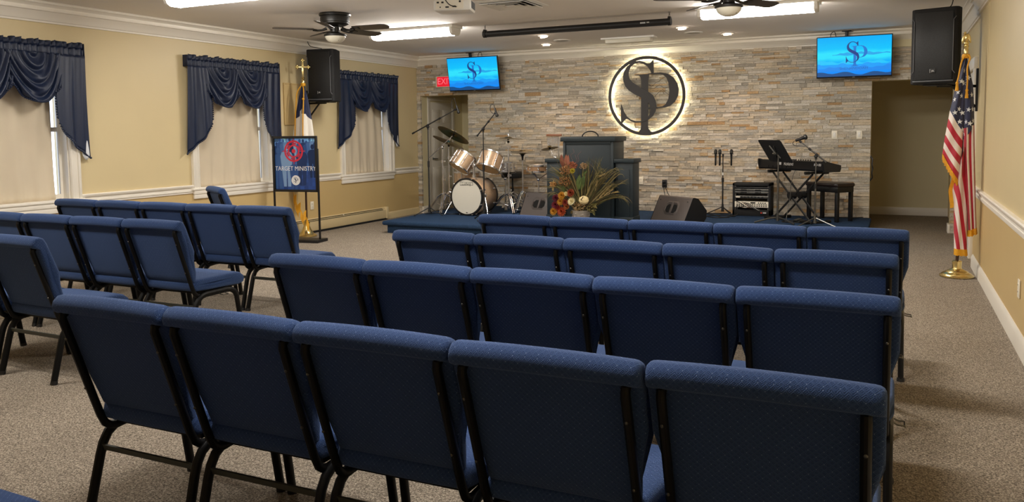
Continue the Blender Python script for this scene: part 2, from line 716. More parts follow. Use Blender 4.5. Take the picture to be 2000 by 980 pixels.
for z0, z1 in rows:
    spans = [(XL + .004, OPL[0]), (OPL[1], OPR[0]), (OPR[1], XR2 - .002)] if z1 <= OZ + 1e-6 else [(XL + .004, XR2 - .002)]
    for a, b in spans:
        x = a
        while x < b - 1e-4:
            w = random.uniform(0.07, 0.18) if random.random() < .6 else random.uniform(0.15, 0.36)
            if b - (x + w) < 0.06:
                w = b - x
            c_ = random.choice(RUST) if random.random() < 0.085 else random.choice(PAL)
            m.col([int(c_[q:q + 2], 16) / 255 * .95 for q in (0, 2, 4)])
            d = random.uniform(0.004, 0.03)
            g = 0.0012
            xa, xb, za, zb = x + g, x + w - g, z0 + g, z1 - g
            jit = [d + random.uniform(-.004, .004) for _ in range(6)]
            xm = (xa + xb) / 2 + random.uniform(-.2, .2) * w
            P = [(xa, za), (xm, za), (xb, za), (xb, zb), (xm, zb), (xa, zb)]
            F = [m.v((px, YB - max(jit[i], .002), pz)) for i, (px, pz) in enumerate(P)]
            B = [m.v((px, YB + .02, pz)) for px, pz in P]
            m._f([F[0], F[1], F[4], F[5]])
            m._f([F[1], F[2], F[3], F[4]])
            for i in range(6):
                j = (i + 1) % 6
                m._f([F[j], F[i], B[i], B[j]])
            x += w
m.build('stone_cladding', 'stone', wb, smooth=0)

# ---- passage behind the right opening and vestibule behind the left one
al = struct_root('wall_passage')
m = MB()
m.box((0.2, 14.58, 1.3), (1.9, 0.1, 2.6))
m.box((-0.48, 13.5, 1.3), (0.1, 2.3, 2.6))
m.box((0.15, 13.4, 2.55), (1.4, 2.4, 0.1))
m.build('passage_walls', 'alcove', al)
m = MB()
m.box((0.2, 14.515, 0.065), (1.24, 0.03, 0.13), bev=.006)
m.box((-0.415, 13.5, 0.065), (0.03, 1.98, 0.13), bev=.006)
m.build('baseboard_passage', 'trim', kind='structure')
ve = struct_root('wall_vestibule')
m = MB()
m.box((-7.61, 13.1, 1.25), (0.12, 1.34, 2.5))
m.box((-6.95, 13.8, 1.25), (1.5, 0.1, 2.5))
m.box((-6.4, 13.1, 1.25), (0.1, 1.34, 2.5))
m.box((-7.0, 13.1, 2.52), (1.5, 1.5, 0.1))
m.build('vestibule_walls', 'alcove', ve)

# ---- vestibule door (closed, on the left side wall)
dr = struct_root('door_1')
xd = -7.55
m = MB()
for y in (12.49, 13.36):
    m.box((xd + .012, y, 1.0), (.03, .085, 2.0), bev=.006)
m.box((xd + .012, 12.925, 2.03), (.03, .955, .085), bev=.006)
m.build('door_frame', 'door', dr)
m = MB()
m.box((xd + .005, 12.925, 0.985), (.03, .775, 1.95), bev=.003)
for yy in (12.74, 13.11):
    for z0, z1 in ((.22, .8), (.92, 1.5), (1.6, 1.83)):
        m.box((xd + .021, yy, (z0 + z1) / 2), (.014, .27, z1 - z0), bev=.012)
        m.box((xd + .026, yy, (z0 + z1) / 2), (.014, .2, z1 - z0 - .07), bev=.006)
m.build('door_panel', 'door', dr)
m = MB()
m.cyl((xd + .02, 12.61, .95), (xd + .055, 12.61, .95), .012)
m.tube([(xd + .055, 12.61, .95), (xd + .06, 12.66, .95), (xd + .055, 12.71, .945)], .009)
m.cyl((xd + .018, 12.61, .95), (xd + .026, 12.61, .95), .026)
m.build('door_handle', 'steel', dr)

# ---- crown moulding
CP = [(0, 2.545), (.022, 2.545), (.022, 2.562), (.034, 2.568), (.044, 2.59), (.06, 2.622), (.082, 2.648), (.10, 2.652),
      (.10, 2.664), (.086, 2.668), (.088, 2.69), (.112, 2.712), (.135, 2.717), (.135, 2.728), (.126, 2.74), (0, 2.74)]


def run(name, prof, p0, p1, inward, mat='trim', **kw):
    """profile (distance from the wall, z) swept along the wall from p0 to p1 (xy)"""
    mm = MB()
    iv = Vector((*inward, 0))
    rings = []
    for p in (p0, p1):
        rings.append([mm.v(Vector((p[0], p[1], 0)) + iv * d + Vector((0, 0, z))) for d, z in prof])
    n = len(prof)
    for i in range(n):
        mm._f([rings[0][i], rings[0][(i + 1) % n], rings[1][(i + 1) % n], rings[1][i]])
    mm._f(rings[0][::-1])
    mm._f(rings[1])
    bmesh.ops.recalc_face_normals(mm.bm, faces=list(mm.bm.faces))
    return mm.build(name, mat, kind='structure', **kw)


run('trim_1', CP, (XL, YR), (XL, YB), (1, 0))
run('trim_2', [(d, z + (.03 if z < 2.6 else 0.012 if z < 2.7 else 0)) for d, z in CP], (XL, YB + .005), (XR2, YB + .005), (0, -1))
run('trim_3', CP, (XR, YR), (XR, 9.37), (-1, 0))
run('trim_4', CP, (XR2, 9.37), (XR2, YB), (-1, 0))

# ---- chair rails and baseboards
RP = [(0, .73), (.012, .73), (.014, .748), (.022, .752), (.022, .768), (.016, .772), (.016, .79), (.026, .796), (.034, .81), (.036, .822), (.028, .83), (0, .83)]
for i, (a, b) in enumerate(((YR, 4.2), (5.65, 7.13), (8.57, 10.01), (11.45, YB))):
    run('trim_%d' % (5 + i), RP, (XL, a), (XL, b), (1, 0))
run('trim_9', RP, (XR, YR), (XR, 8.5), (-1, 0))
run('trim_10', RP, (XR, 8.53), (XR, 9.37), (-1, 0))
BP = [(0, 0), (.018, 0), (.018, .1), (.012, .118), (.004, .132), (0, .132)]
run('baseboard_right', BP, (XR, YR), (XR, 8.5), (-1, 0))
run('baseboard_panel', [(d * 1.15, z) for d, z in BP], (XR, 8.5), (XR, 9.37), (-1, 0))
run('baseboard_left', [(d, z * .85) for d, z in BP], (XL, 11.2), (XL, YB), (1, 0), mat='heater')
m = MB()
m.box((OPR[1] - .012, YB + .08, .06), (.03, .22, .12), bev=.006)
m.box((OPL[0] + .012, YB + .08, .06), (.03, .22, .12), bev=.006)
m.build('baseboard_jamb', 'trim', kind='structure')

# ---- door casing on the recessed right wall
d2 = struct_root('door_2')
m = MB()
for y in (9.98, 11.0):
    m.box((XR2 - .02, y, 1.02), (.045, .12, 2.04), bev=.008)
m.box((XR2 - .02, 10.49, 2.1), (.045, 1.14, .12), bev=.008)
m.build('door_frame', 'trim', d2)
m = MB()
m.box((XR2 - .008, 10.49, 1.01), (.02, .9, 2.02), bev=.003)
for yy in (10.28, 10.7):
    for z0, z1 in ((.25, .85), (1.0, 1.85)):
        m.box((XR2 - .018, yy, (z0 + z1) / 2), (.012, .3, z1 - z0), bev=.01)
m.build('door_panel', 'trim', d2)

# ---- windows, their curtains
for i, yc in enumerate(WIN):
    w = struct_root('window_%d' % (i + 1))
    m = MB()
    for s_ in (-1, 1):
        m.box((XL + .012, yc + s_ * .665, (WZ0 + WZ1) / 2 + .05), (.03, .11, WZ1 - WZ0 + .1), bev=.004)
        m.box((XL + .03, yc + s_ * .705, (WZ0 + WZ1) / 2 + .05), (.02, .03, WZ1 - WZ0 + .1), bev=.006)
        m.box((XL + .026, yc + s_ * .625, (WZ0 + WZ1) / 2 + .05), (.016, .02, WZ1 - WZ0 + .1), bev=.005)
        m.box((XL - .06, yc + s_ * (HW - .004), (WZ0 + WZ1) / 2), (.12, .012, WZ1 - WZ0))
    m.box((XL + .014, yc, WZ1 + .06), (.035, 1.44, .12), bev=.006)
    m.box((XL - .06, yc, WZ1 - .004), (.12, 2 * HW, .012))
    m.build('window_frame', 'trim', w)
    m = MB()
    m.box((XL - .035, yc, WZ0 - .012), (.17, 1.5, .03), bev=.01)
    m.box((XL + .022, yc, WZ0 - .05), (.03, 1.44, .05), bev=.008)
    m.box((XL + .014, yc, WZ0 - .1), (.024, 1.42, .06), bev=.006)
    m.build('window_sill', 'trim', w)
    m = MB()
    for s_ in (-1, 1):
        m.box((XL - .1, yc + s_ * (HW - .02), 1.49), (.03, .04, WZ1 - WZ0 - .02))
    for z in (WZ0 + .03, 1.5, WZ1 - .03):
        m.box((XL - .1, yc, z), (.024, 2 * HW - .078, .045))
    m.build('sash', 'trim', w)
    MB().box((XL - .1, yc, 1.49), (.004, 2 * HW - .05, WZ1 - WZ0 - .05)).build('pane', 'glass', w)
    # cloth panel hanging inside the reveal
    ph = i * 1.7
    y0, y1 = yc - .595, yc + .485

    def cf(u, v, y0=y0, y1=y1, ph=ph):
        y = y0 + (y1 - y0) * u - .02 * math.sin(v * 3.1) * u
        z = .782 + (2.17 - .782) * v
        am = .006 + .008 * v
        x = XL - .045 + am * math.sin(u * 31 + ph + .8 * math.sin(v * 4 + ph)) + .006 * math.sin(u * 11 + v * 5 + ph)
        x += .006 * math.exp(-v * 8) * math.sin(u * 70)
        return (x, y, z)
    c = MB().grid(cf, 90, 24).build('window_curtain', 'curtain', smooth=2, solid_t=.003)
    tag(c, ['plain tan cloth curtain in the nearest window, at the left edge of the view',
            'plain tan cloth curtain in the middle window, behind the pair of turned chairs',
            'plain tan cloth curtain in the far window, nearest the stone wall'][i], 'curtain', 'cloth curtains in the left windows')

# ---- stage platform
st = thing('stage_platform', 'low blue carpeted stage platform in front of the stone wall', 'stage', (-3.44, 10.9, 0))
m = MB()
m.box((.0, .03, (ZS - .05) / 2), (6.22, 2.54, ZS - .05))
m.build('riser', 'stage_carpet', st)
m = MB()
m.box((.0, 0, ZS - .03), (6.32, 2.62, .06), bev=.022)
m.build('stage_top', 'stage_carpet', st)

# ---- baseboard heater
ht = thing('baseboard_heater', 'long beige baseboard heater along the left wall under the far window', 'heater', (XL, 8.6, 0))
HP = [(0, .03), (.062, .03), (.068, .04), (.068, .165), (.05, .178), (.05, .19), (.03, .2), (0, .205)]
m = MB()
L0, L1 = -2.6, 2.52
r = [[m.v((d, y, z)) for d, z in HP] for y in (L0, L1)]
for i in range(len(HP)):
    m._f([r[0][i], r[1][i], r[1][(i + 1) % len(HP)], r[0][(i + 1) % len(HP)]])
m._f(r[0])
m._f(r[1][::-1])
bmesh.ops.recalc_face_normals(m.bm, faces=list(m.bm.faces))
m.build('housing', 'heater', ht)
m = MB()
m.box((.052, -.05, .171), (.034, 4.95, .007))
m.box((.046, -.05, .192), (.018, 4.95, .006))
m.box((.04, 0, .015), (.05, 5.1, .03))
m.build('louver_slot', 'dark', ht)
m = MB()
m.box((.038, 2.545, .115), (.08, .06, .19), bev=.006)
m.build('end_cap', 'heater', ht)
m = MB()
m.cyl((.068, 1.37, .185), (.068, 1.37, .2), .008)
m.build('valve_knob', 'white', ht)

# =================================================================== CHAIRS
SA, CA = math.sin(math.radians(18)), math.cos(math.radians(18))


def bk(x, s, t):
    """point on the reclined back: s down the back, t forward"""
    return (x, -.034 + s * SA + t * CA, .852 - s * CA + t * SA)


def make_chair():
    root = thing('stacking_chair', 'chair', 'chair')
    # --- backrest: closed cross-section swept across the width
    prof = [(.458, .034), (.445, .024), (.40, .02), (.30, .02), (.20, .02), (.12, .02), (.068, .021), (.06, .017), (.055, .004), (.042, -.008), (.024, -.006), (.008, .008),
            (0, .032), (.006, .055), (.022, .072), (.06, .08), (.14, .083), (.24, .09), (.33, .094), (.39, .088), (.425, .072), (.448, .054)]

    def hw(s):
        if s < .05:
            return .2695
        if s < .265:
            return .2695
        if s < .33:
            k = (s - .265) / .065
            return .2695 - .043 * (3 * k * k - 2 * k ** 3)
        return .2265
    secs = [(-1, .42), (-.994, .66), (-.978, .84), (-.95, .95), (-.90, .99), (-.6, 1), (-.3, 1), (0, 1), (.3, 1), (.6, 1), (.90, .99), (.95, .95), (.978, .84), (.994, .66), (1, .42)]
    m = MB()
    rs = []
    for f, g in secs:
        ring = []
        for s_, t_ in prof:
            tm = .046 if s_ > .07 else .036
            tt = tm + (t_ - tm) * g
            ss = s_ + (1 - g) * .03 * max(0, 1 - s_ / .12) - .006 * (1 - f * f) * max(0, 1 - s_ / .1)
            ring.append(m.v(bk(f * hw(s_), ss, tt)))
        rs.append(ring)
    for a, b in zip(rs, rs[1:]):
        m.bridge(a, b)
    m._f(rs[0][::-1])
    m._f(rs[-1])
    bmesh.ops.recalc_face_normals(m.bm, faces=list(m.bm.faces))
    m.build('backrest', 'fabric', root, smooth=1.2, uv=True)
    # --- seat cushion
    sp = [(.135, .375), (.13, .40), (.14, .432), (.17, .446), (.30, .45), (.42, .452), (.50, .45), (.545, .44), (.575, .415), (.582, .385), (.57, .36), (.54, .352), (.40, .358), (.25, .362), (.15, .365)]
    m = MB()
    rs = []
    for f, g in ((-1, .3), (-.99, .62), (-.97, .85), (-.93, .97), (-.8, 1), (-.4, 1.03), (0, 1.04), (.4, 1.03), (.8, 1), (.93, .97), (.97, .85), (.99, .62), (1, .3)):
        ring = []
        for y, z in sp:
            ym, zm = .355, .40
            wid = .258 - .022 * max(0, (.25 - y) / .12)
            ring.append(m.v((f * wid, ym + (y - ym) * (1 - (1 - g) * .08), zm + (z - zm) * g)))
        rs.append(ring)
    for a, b in zip(rs, rs[1:]):
        m.bridge(a, b)
    m._f(rs[0][::-1])
    m._f(rs[-1])
    bmesh.ops.recalc_face_normals(m.bm, faces=list(m.bm.faces))
    m.build('seat', 'fabric', root, smooth=1.2, uv=True)
    MB().box((0, .36, .352), (.44, .36, .02), bev=.004).build('seat_pan', 'chair_metal', root)
    # --- back tubes with their screws
    for sx in (-1, 1):
        x = sx * .229
        pts = [bk(x, .058, .022), bk(x, .064, .006), bk(x, .076, .0)] + [bk(x, .085 + .4 * k / 6, .0 + .004 * (k / 6)) for k in range(1, 7)]
        e = Vector(bk(x, .50, .006))
        pts += [tuple(e), (x, e.y + .012, e.z - .026), (x, e.y + .034, e.z - .043), (x, e.y + .06, e.z - .049), (x, e.y + .1, e.z - .046), (x, .34, .343)]
        bf = MB().tube(pts, .0155, seg=10, flat=(1, 0, 0), rx=.0128).build('back_frame', 'chair_metal', root)
        for s_ in (.15, .36):
            p = Vector(bk(x, s_, -.0135))
            MB().ball(p, .0052, 8, 5).build('screw', 'screw', bf)
        # legs: rear and front with side rail
        xl = sx * .241
        rear = [(xl + sx * .003, .062, .012), (xl, .122, .235), (xl, .136, .275), (xl, .158, .308), (xl, .19, .328), (xl, .225, .336)]
        lg = MB().tube(rear, .020, seg=10, flat=(1, 0, 0), rx=.0155).build('leg', 'chair_metal', root)
        MB().cyl((xl + sx * .003, .06, 0), (xl + sx * .003, .065, .02), .021, .020, 10).build('foot_glide', 'black', lg)
        MB().tube([(xl, .22, .336), (xl, .42, .336)], .020, seg=10, flat=(1, 0, 0), rx=.0155).build('side_rail', 'chair_metal', root)
        fr = [(xl, .41, .336), (xl, .455, .331), (xl, .49, .31), (xl, .51, .275), (xl + sx * .003, .552, .012)]
        lg = MB().tube(fr, .020, seg=10, flat=(1, 0, 0), rx=.0155).build('leg', 'chair_metal', root)
        MB().cyl((xl + sx * .003, .554, 0), (xl + sx * .003, .551, .02), .021, .020, 10).build('foot_glide', 'black', lg)
    MB().box((0, .128, .262), (.476, .008, .022), rot=Matrix.Rotation(.25, 3, 'X')).build('stretcher', 'chair_bar', root)
    MB().box((0, .47, .318), (.476, .008, .022)).build('stretcher', 'chair_bar', root)
    m = MB()
    m.tube([(.258, .33, .325), (.272, .33, .318), (.292, .33, .318), (.296, .33, .314), (.296, .38, .314), (.292, .38, .318), (.272, .38, .318), (.258, .38, .325)], .0035, seg=6)
    hk = m.build('ganging_hook', 'steel', root)
    return root, hk


chair0, HOOK = make_chair()
_cache = {}
for _o in bpy.data.objects:
    if _o.parent and _o != HOOK:
        _cache.setdefault(_o.parent.name, []).append(_o)
chair_used = [False]


def place_chair(x, y, rz, label, group, hook=False, pitch=.5435):
    c = chair0 if not chair_used[0] else copy_tree(chair0, None, _cache)
    chair_used[0] = True
    c.location = (x, y, 0)
    c.rotation_euler = (0, 0, rz)
    c.scale.x = min(1.0, (pitch - .003) / .539)
    c['label'] = label
    c['group'] = group
    if hook:
        h_ = HOOK.copy()
        COL.objects.link(h_)
        h_.parent = c
    return c


POS = ['leftmost', 'second from left', 'middle', 'second from right', 'rightmost']
ROWS = [
    (1.897, [-1.3595 + .5435 * (k - 2) for k in range(5)], 'nearest full row', 'right block, nearest row'),
    (2.955, [-1.3225 + .5418 * (k - 2) for k in range(5)], 'second row', 'right block, second row'),
    (3.945, [-1.305 + .5335 * (k - 2) for k in range(5)], 'third row', 'right block, third row'),
    (4.905, [-1.248 + .5325 * (k - 2) for k in range(5)], 'front row by the stage', 'right block, front row'),
]
random.seed(5)
for y, xs, txt, grp in ROWS:
    for k, x in enumerate(xs):
        place_chair(x, y + random.uniform(-.008, .008), random.uniform(-.001, .001), 'navy church chair, %s of five, %s, right block' % (POS[k], txt), grp, hook=(k == 4), pitch=xs[1] - xs[0])
for k, x in enumerate((-1.80, -2.345)):
    place_chair(x, .835, 0, ['navy chair of which only the seat corner shows at the bottom edge, right one',
                             'navy chair of which only the seat corner shows in the bottom left corner'][k], 'right block, row at the camera')
for k, x in enumerate((-4.61, -5.155)):
    place_chair(x, 2.95, -.02, ['navy chair alone at the left edge, nearest of the left block, seat showing',
                                'navy chair cut off by the left edge, only its legs showing'][k], 'left block, nearest row')
LBN = ['rightmost', 'second from right', 'third from right', 'leftmost, half out of view,']
for k, x in enumerate([-4.505 - .532 * q for q in range(4)]):
    place_chair(x, 3.85, 0.0, 'navy church chair, %s in the middle row of the left block' % LBN[k], 'left block, middle row', hook=(k == 0), pitch=.532)
for k, x in enumerate([-4.4825 - .541 * q for q in range(5)]):
    place_chair(x, 4.885, 0.0, 'navy church chair, %s of five, front row, left block' % POS[4 - k], 'left block, front row', hook=(k == 0), pitch=.541)
place_chair(-6.67, 6.55, math.radians(-30), 'navy chair standing alone near the middle window, turned to the right', 'single turned chair')
bpy.data.objects.remove(HOOK)

# =================================================================== CEILING AND WALL FIXTURES
def wrap_light(x, y, label, group='ceiling wrap lights'):
    t = thing('ceiling_light', label, 'light', (x, y, ZC), 0, group)
    MB().box((0, 0, -.018), (1.26, .27, .036), bev=.006).build('base_tray', 'white', t)
    m = MB()
    prof = [(-.115, -.036), (-.115, -.05), (-.095, -.10), (-.06, -.12), (.06, -.12), (.095, -.10), (.115, -.05), (.115, -.036)]
    r = [[m.v((x_, p, q)) for p, q in prof] for x_ in (-.575, .575)]
    m.bridge(r[0], r[1])
    bmesh.ops.recalc_face_normals(m.bm, faces=list(m.bm.faces))
    m.build('diffuser', LAMP, t)
    for s_ in (-1, 1):
        m = MB()
        m.prism([(p * 1.04, q * 1.03) for p, q in prof], basis((s_ * .575, 0, 0), (0, 1, 0), (0, 0, 1), (1, 0, 0)), s_ * .035)
        bmesh.ops.recalc_face_normals(m.bm, faces=list(m.bm.faces))
        m.build('end_cap', 'white', t)
    return t


LAMP = emit('lamp_diffuser', 'fff9f0', TUBE_POWER)
wrap_light(-5.52, 5.6, 'lit fluorescent wrap light on the ceiling at the top left edge of the photo')
wrap_light(-5.54, 8.86, 'lit fluorescent wrap light behind the left ceiling fan')
wrap_light(-1.36, 9.0, 'lit fluorescent wrap light behind the right ceiling fan')
wrap_light(-1.36, 5.6, 'lit fluorescent wrap light above the rear rows of the right block, out of frame')
wrap_light(-5.5, 2.3, 'lit fluorescent wrap light above the left aisle, out of frame')
wrap_light(-1.36, 2.3, 'lit fluorescent wrap light above the nearest row, out of frame')

# ---- small unlit fixture near the stone wall
t = thing('unlit_ceiling_light', 'small unlit wrap light on the ceiling above the round wall sign', 'light', (-3.46, 11.25, ZC))
MB().box((0, 0, -.012), (.78, .2, .024), bev=.005).build('base_tray', 'white', t)
m = MB()
m.box((0, 0, -.052), (.66, .15, .06), bev=.012)
m.build('diffuser', 'globe', t)

# ---- ceiling fans
def fan(x, y, a0, label):
    t = thing('ceiling_fan', label, 'fan', (x, y, ZC), 0, 'ceiling fans')
    MB().lathe([(.06, 0), (.165, 0), (.175, -.012), (.17, -.028), (.155, -.032), (.16, -.05), (.158, -.095), (.15, -.1), (.15, -.112), (.13, -.125), (.09, -.14), (.06, -.145), (.03, -.146)], seg=32).build('motor_housing', 'fan_black', t)
    MB().lathe([(.05, -.14), (.052, -.2), (.06, -.21), (.1, -.218), (.122, -.228), (.124, -.243), (.112, -.25), (.05, -.25)], seg=28).build('light_kit', 'fan_black', t)
    MB().lathe([(.04, -.247), (.112, -.247), (.112, -.258), (.1, -.282), (.075, -.305), (.045, -.318), (.01, -.322)], seg=28).build('glass_shade', 'globe', t)
    m = MB()
    m.cyl((.07, -.04, -.23), (.07, -.04, -.29), .0015, seg=6)
    m.ball((.07, -.04, -.295), .006, 8, 5)
    m.build('pull_chain', 'steel', t)
    for k in range(5):
        a = math.radians(a0 + 72 * k)
        R = Matrix.Rotation(a, 3, 'Z') @ Matrix.Rotation(math.radians(-13), 3, 'X')
        m = MB()
        m.T = R.to_4x4()
        m.T.translation = (0, 0, -.175)
        out = [(.235, -.055), (.30, -.064), (.60, -.07), (.645, -.056), (.665, -.02), (.665, .02), (.645, .056), (.60, .07), (.30, .064), (.235, .055), (.225, 0)]
        m.prism(out, Matrix.Identity(4), .007)
        b = m.build('blade', 'fan_blade', t, smooth=0.5)
        m = MB()
        m.T = R.to_4x4()
        m.T.translation = (0, 0, -.175)
        m.tube([(.09, 0, .012), (.14, 0, -.008), (.19, 0, -.014), (.24, 0, -.006)], [.016, .012, .012, .014], seg=8)
        m.prism([(.2, -.02), (.26, -.045), (.3, -.03), (.31, 0), (.3, .03), (.26, .045), (.2, .02)], Matrix.Translation((0, 0, -.006)), .006)
        m.build('blade_iron', 'fan_black', b)


fan(-5.61, 7.35, 221, 'dark five blade ceiling fan with frosted shade at left, near the hanging speaker')
fan(-1.36, 7.40, 205, 'dark five blade ceiling fan with frosted shade at the top right edge')

# ---- projection screen case
t = thing('projector_screen', 'long black pull down screen case hanging from the ceiling', 'screen', (-3.47, 9.05, 2.63))
m = MB()
m.cyl((-1.15, 0, 0), (1.15, 0, 0), .036, seg=20)
m.box((0, .0, -.028), (2.26, .03, .025), bev=.006)
m.build('case', 'black', t)
for s_ in (-1, 1):
    m = MB()
    m.cyl((s_ * 1.14, 0, 0), (s_ * 1.175, 0, 0), .045, seg=20)
    m.box((s_ * 1.157, 0, .025), (.03, .06, .06), bev=.006)
    m.build('end_cap', 'black', t)
    m = MB()
    for k in range(3):
        c = Vector((s_ * 1.155, 0, .065 + k * .018))
        ax = (1, 0, 0) if k % 2 else (0, 1, 0)
        M3 = frame_from(ax)
        m.tube([c + M3 @ Vector((math.cos(q) * .008, math.sin(q) * .014, 0)) for q in [i * PI / 6 for i in range(12)]], .002, 6, closed=True)
    m.build('chain_hook', 'steel', t)
m = MB()
m.col('b9bbbd')
m.box((.86, -.0365, .0), (.06, .002, .016))
m.box((.92, -.0365, .002), (.03, .002, .012))
m.build('logo_plate', 'col', t)

# ---- projector
t = thing('projector', 'white ceiling projector seen from behind, with dangling cable', 'projector', (-3.47, 6.22, 2.455), .32)
MB().box((0, 0, .05), (.32, .26, .1), bev=.02).build('housing', 'white', t)
m = MB()
m.box((-.02, -.131, .05), (.24, .003, .07))
m.build('rear_panel', 'plate', t)
m = MB()
for px, pz, w_, h_ in ((-.12, .07, .02, .014), (-.08, .07, .02, .014), (-.04, .03, .03, .012), (.02, .035, .03, .012), (.07, .075, .016, .016), (-.1, .03, .01, .01)):
    m.box((px, -.133, pz), (w_, .004, h_))
m.build('socket', 'black', t)
m = MB()
for k in range(9):
    m.box((.161, -.08 + k * .02, .055), (.004, .011, .06))
m.build('vent_grille', 'grey_line', t)
m = MB()
m.cyl((0, 0, .1), (0, 0, .285), .022)
m.cyl((0, 0, .27), (0, 0, .285), .07)
m.box((0, 0, .108), (.16, .14, .016), bev=.004)
m.build('ceiling_mount', 'white', t)
MB().tube(smooth_path([(-.05, -.02, .235), (-.03, -.13, .2), (-.06, -.17, .12), (-.02, -.165, .05), (.03, -.15, .03), (.04, -.13, .033)]), .004, 6).build('cable', 'cord', t)
m = MB()
m.cyl((.05, .125, .05), (.05, .15, .05), .04)
m.build('lens', 'black', t)

# ---- air diffuser
t = thing('ceiling_vent', 'square white four way air vent on the ceiling beside the projector', 'vent', (-3.62, 7.68, ZC))
m = MB()


def sqring(m, a, b, za, zb):
    P = [(-1, -1), (1, -1), (1, 1), (-1, 1)]
    A_ = [m.v((p * a, q * a, za)) for p, q in P]
    B_ = [m.v((p * b, q * b, zb)) for p, q in P]
    C_ = [m.v((p * a, q * a, za + .004)) for p, q in P]
    D_ = [m.v((p * b, q * b, zb + .004)) for p, q in P]
    m.bridge(A_, B_)
    m.bridge(D_, C_)
    m.bridge(C_, A_)
    m.bridge(B_, D_)


sqring(m, .30, .25, -.002, -.012)
m.build('frame', 'white', t)
for a in (.255, .19, .125):
    m = MB()
    sqring(m, a - .006, a - .042, -.026, -.006)
    m.build('louver', 'white', t)
m = MB()
m.box((0, 0, -.022), (.1, .1, .006), bev=.002)
m.build('louver', 'white', t)
MB().box((0, 0, -.002), (.5, .5, .003)).build('duct_opening', 'dark', t)

# ---- recessed lamps over the stage
LGLOW = emit('warm_lamp', 'ffe2c8', 25.0)


def can(x, y, aim, label, power):
    t = thing('recessed_lamp', label, 'light', (x, y, ZC), 0, 'recessed lamps over the stage')
    MB().lathe([(.062, -.001), (.088, -.001), (.088, -.007), (.075, -.01), (.064, -.006)], seg=24, cap=False).build('trim_ring', 'white', t)
    R = Vector(aim).normalized()
    m = MB()
    m.lathe([(.001, .0), (.05, .0), (.052, .008), (.001, .010)], c=Vector((0, 0, -.006)) + R * .012, axis=R, seg=20)
    m.build('lamp', LGLOW, t)
    ld = bpy.data.lights.new('lamp_light', 'SPOT')
    ld.energy = power
    ld.color = lin('ffd9b8')
    ld.spot_size = math.radians(95)
    ld.spot_blend = .7
    ld.shadow_soft_size = .05
    lo = bpy.data.objects.new('lamp_light', ld)
    COL.objects.link(lo)
    lo.parent = t
    lo.matrix_local = Matrix.Translation(Vector((0, 0, -.02)) + R * .03) @ R.to_track_quat('-Z', 'Y').to_matrix().to_4x4()


can(-4.42, 10.42, (.05, .35, -1), 'lit gimbal spot lamp in the ceiling, left of the two nearer the screen case', SPOT_POWER)
can(-2.52, 10.5, (.0, .35, -1), 'lit gimbal spot lamp in the ceiling below the right end of the screen case', SPOT_POWER)
can(-4.82, 11.46, (0, .1, -1), 'lit round downlight near the crown moulding, left of the unlit fixture', SPOT_POWER)
can(-2.13, 11.5, (0, .1, -1), 'lit round downlight near the crown moulding, left of the right television', SPOT_POWER)
for (x, y, lb) in ((-4.42, 11.1, 'round white ceiling speaker left of the unlit fixture'), (-2.52, 11.15, 'round white ceiling speaker between the right spot lamps')):
    t = thing('ceiling_speaker', lb, 'speaker', (x, y, ZC), 0, 'round ceiling speakers')
    MB().lathe([(.09, -.001), (.125, -.001), (.125, -.008), (.1, -.014), (.09, -.01)], seg=28, cap=False).build('rim', 'white', t)
    MB().lathe([(.001, -.004), (.09, -.004), (.092, -.008), (.001, -.010)], seg=24).build('grille', 'steel', t)

# ---- televisions
SCR = Mat('television_picture')
tc_ = SCR.n('ShaderNodeTexCoord')
sp_ = SCR.n('ShaderNodeSeparateXYZ')
SCR.l(tc_.outputs['Object'], sp_.inputs[0])
rp_ = SCR.n('ShaderNodeValToRGB')
el = rp_.color_ramp.elements
for pos, c in ((0.0, '0a86f5'), (1.0, '02aefb'), (.2, '0492ff'), (.38, '06b4fb'), (.48, '2ee0fc'), (.6, '2fe2fd'), (.7, '08c4fd')):
    e_ = el[0] if pos == 0 else el[1] if pos == 1 else el.new(pos)
    e_.position = pos
    e_.color = (*lin(c), 1)
nz_ = SCR.n('ShaderNodeTexNoise')
nz_.inputs['Scale'].default_value = 5
SCR.l(tc_.outputs['Object'], nz_.inputs['Vector'])
f_ = SCR.math('ADD', SCR.math('MULTIPLY_ADD', sp_.outputs[2], 1 / .53, .5), SCR.math('MULTIPLY', SCR.math('SUBTRACT', nz_.outputs[0], .5), .12))
SCR.l(f_, rp_.inputs[0])
SCR.b.inputs['Base Color'].default_value = (.01, .01, .01, 1)
SCR.b.inputs['Roughness'].default_value = .5
SCR.b.inputs['Specular IOR Level'].default_value = .15
SCR.l(rp_.outputs[0], SCR.b.inputs['Emission Color'])
SCR.b.inputs['Emission Strength'].default_value = 1.0


def screen_ink(name, c, strength=1.0):
    M = Mat(name)
    M.b.inputs['Base Color'].default_value = (.005, .005, .005, 1)
    M.b.inputs['Emission Color'].default_value = (*lin(c), 1)
    M.b.inputs['Emission Strength'].default_value = strength
    return M.m


INK_S, INK_P = screen_ink('picture_navy', '123a86'), screen_ink('picture_blue', '1173cf')
INK_R, INK_D, INK_T = screen_ink('picture_ridge', '1ba6ea'), screen_ink('picture_hills', '074a86'), screen_ink('picture_text', '1a62b8')
RIDGES = [screen_ink('picture_haze', c) for c in ('16c4fb', '0a9df8', '0b88ee')]
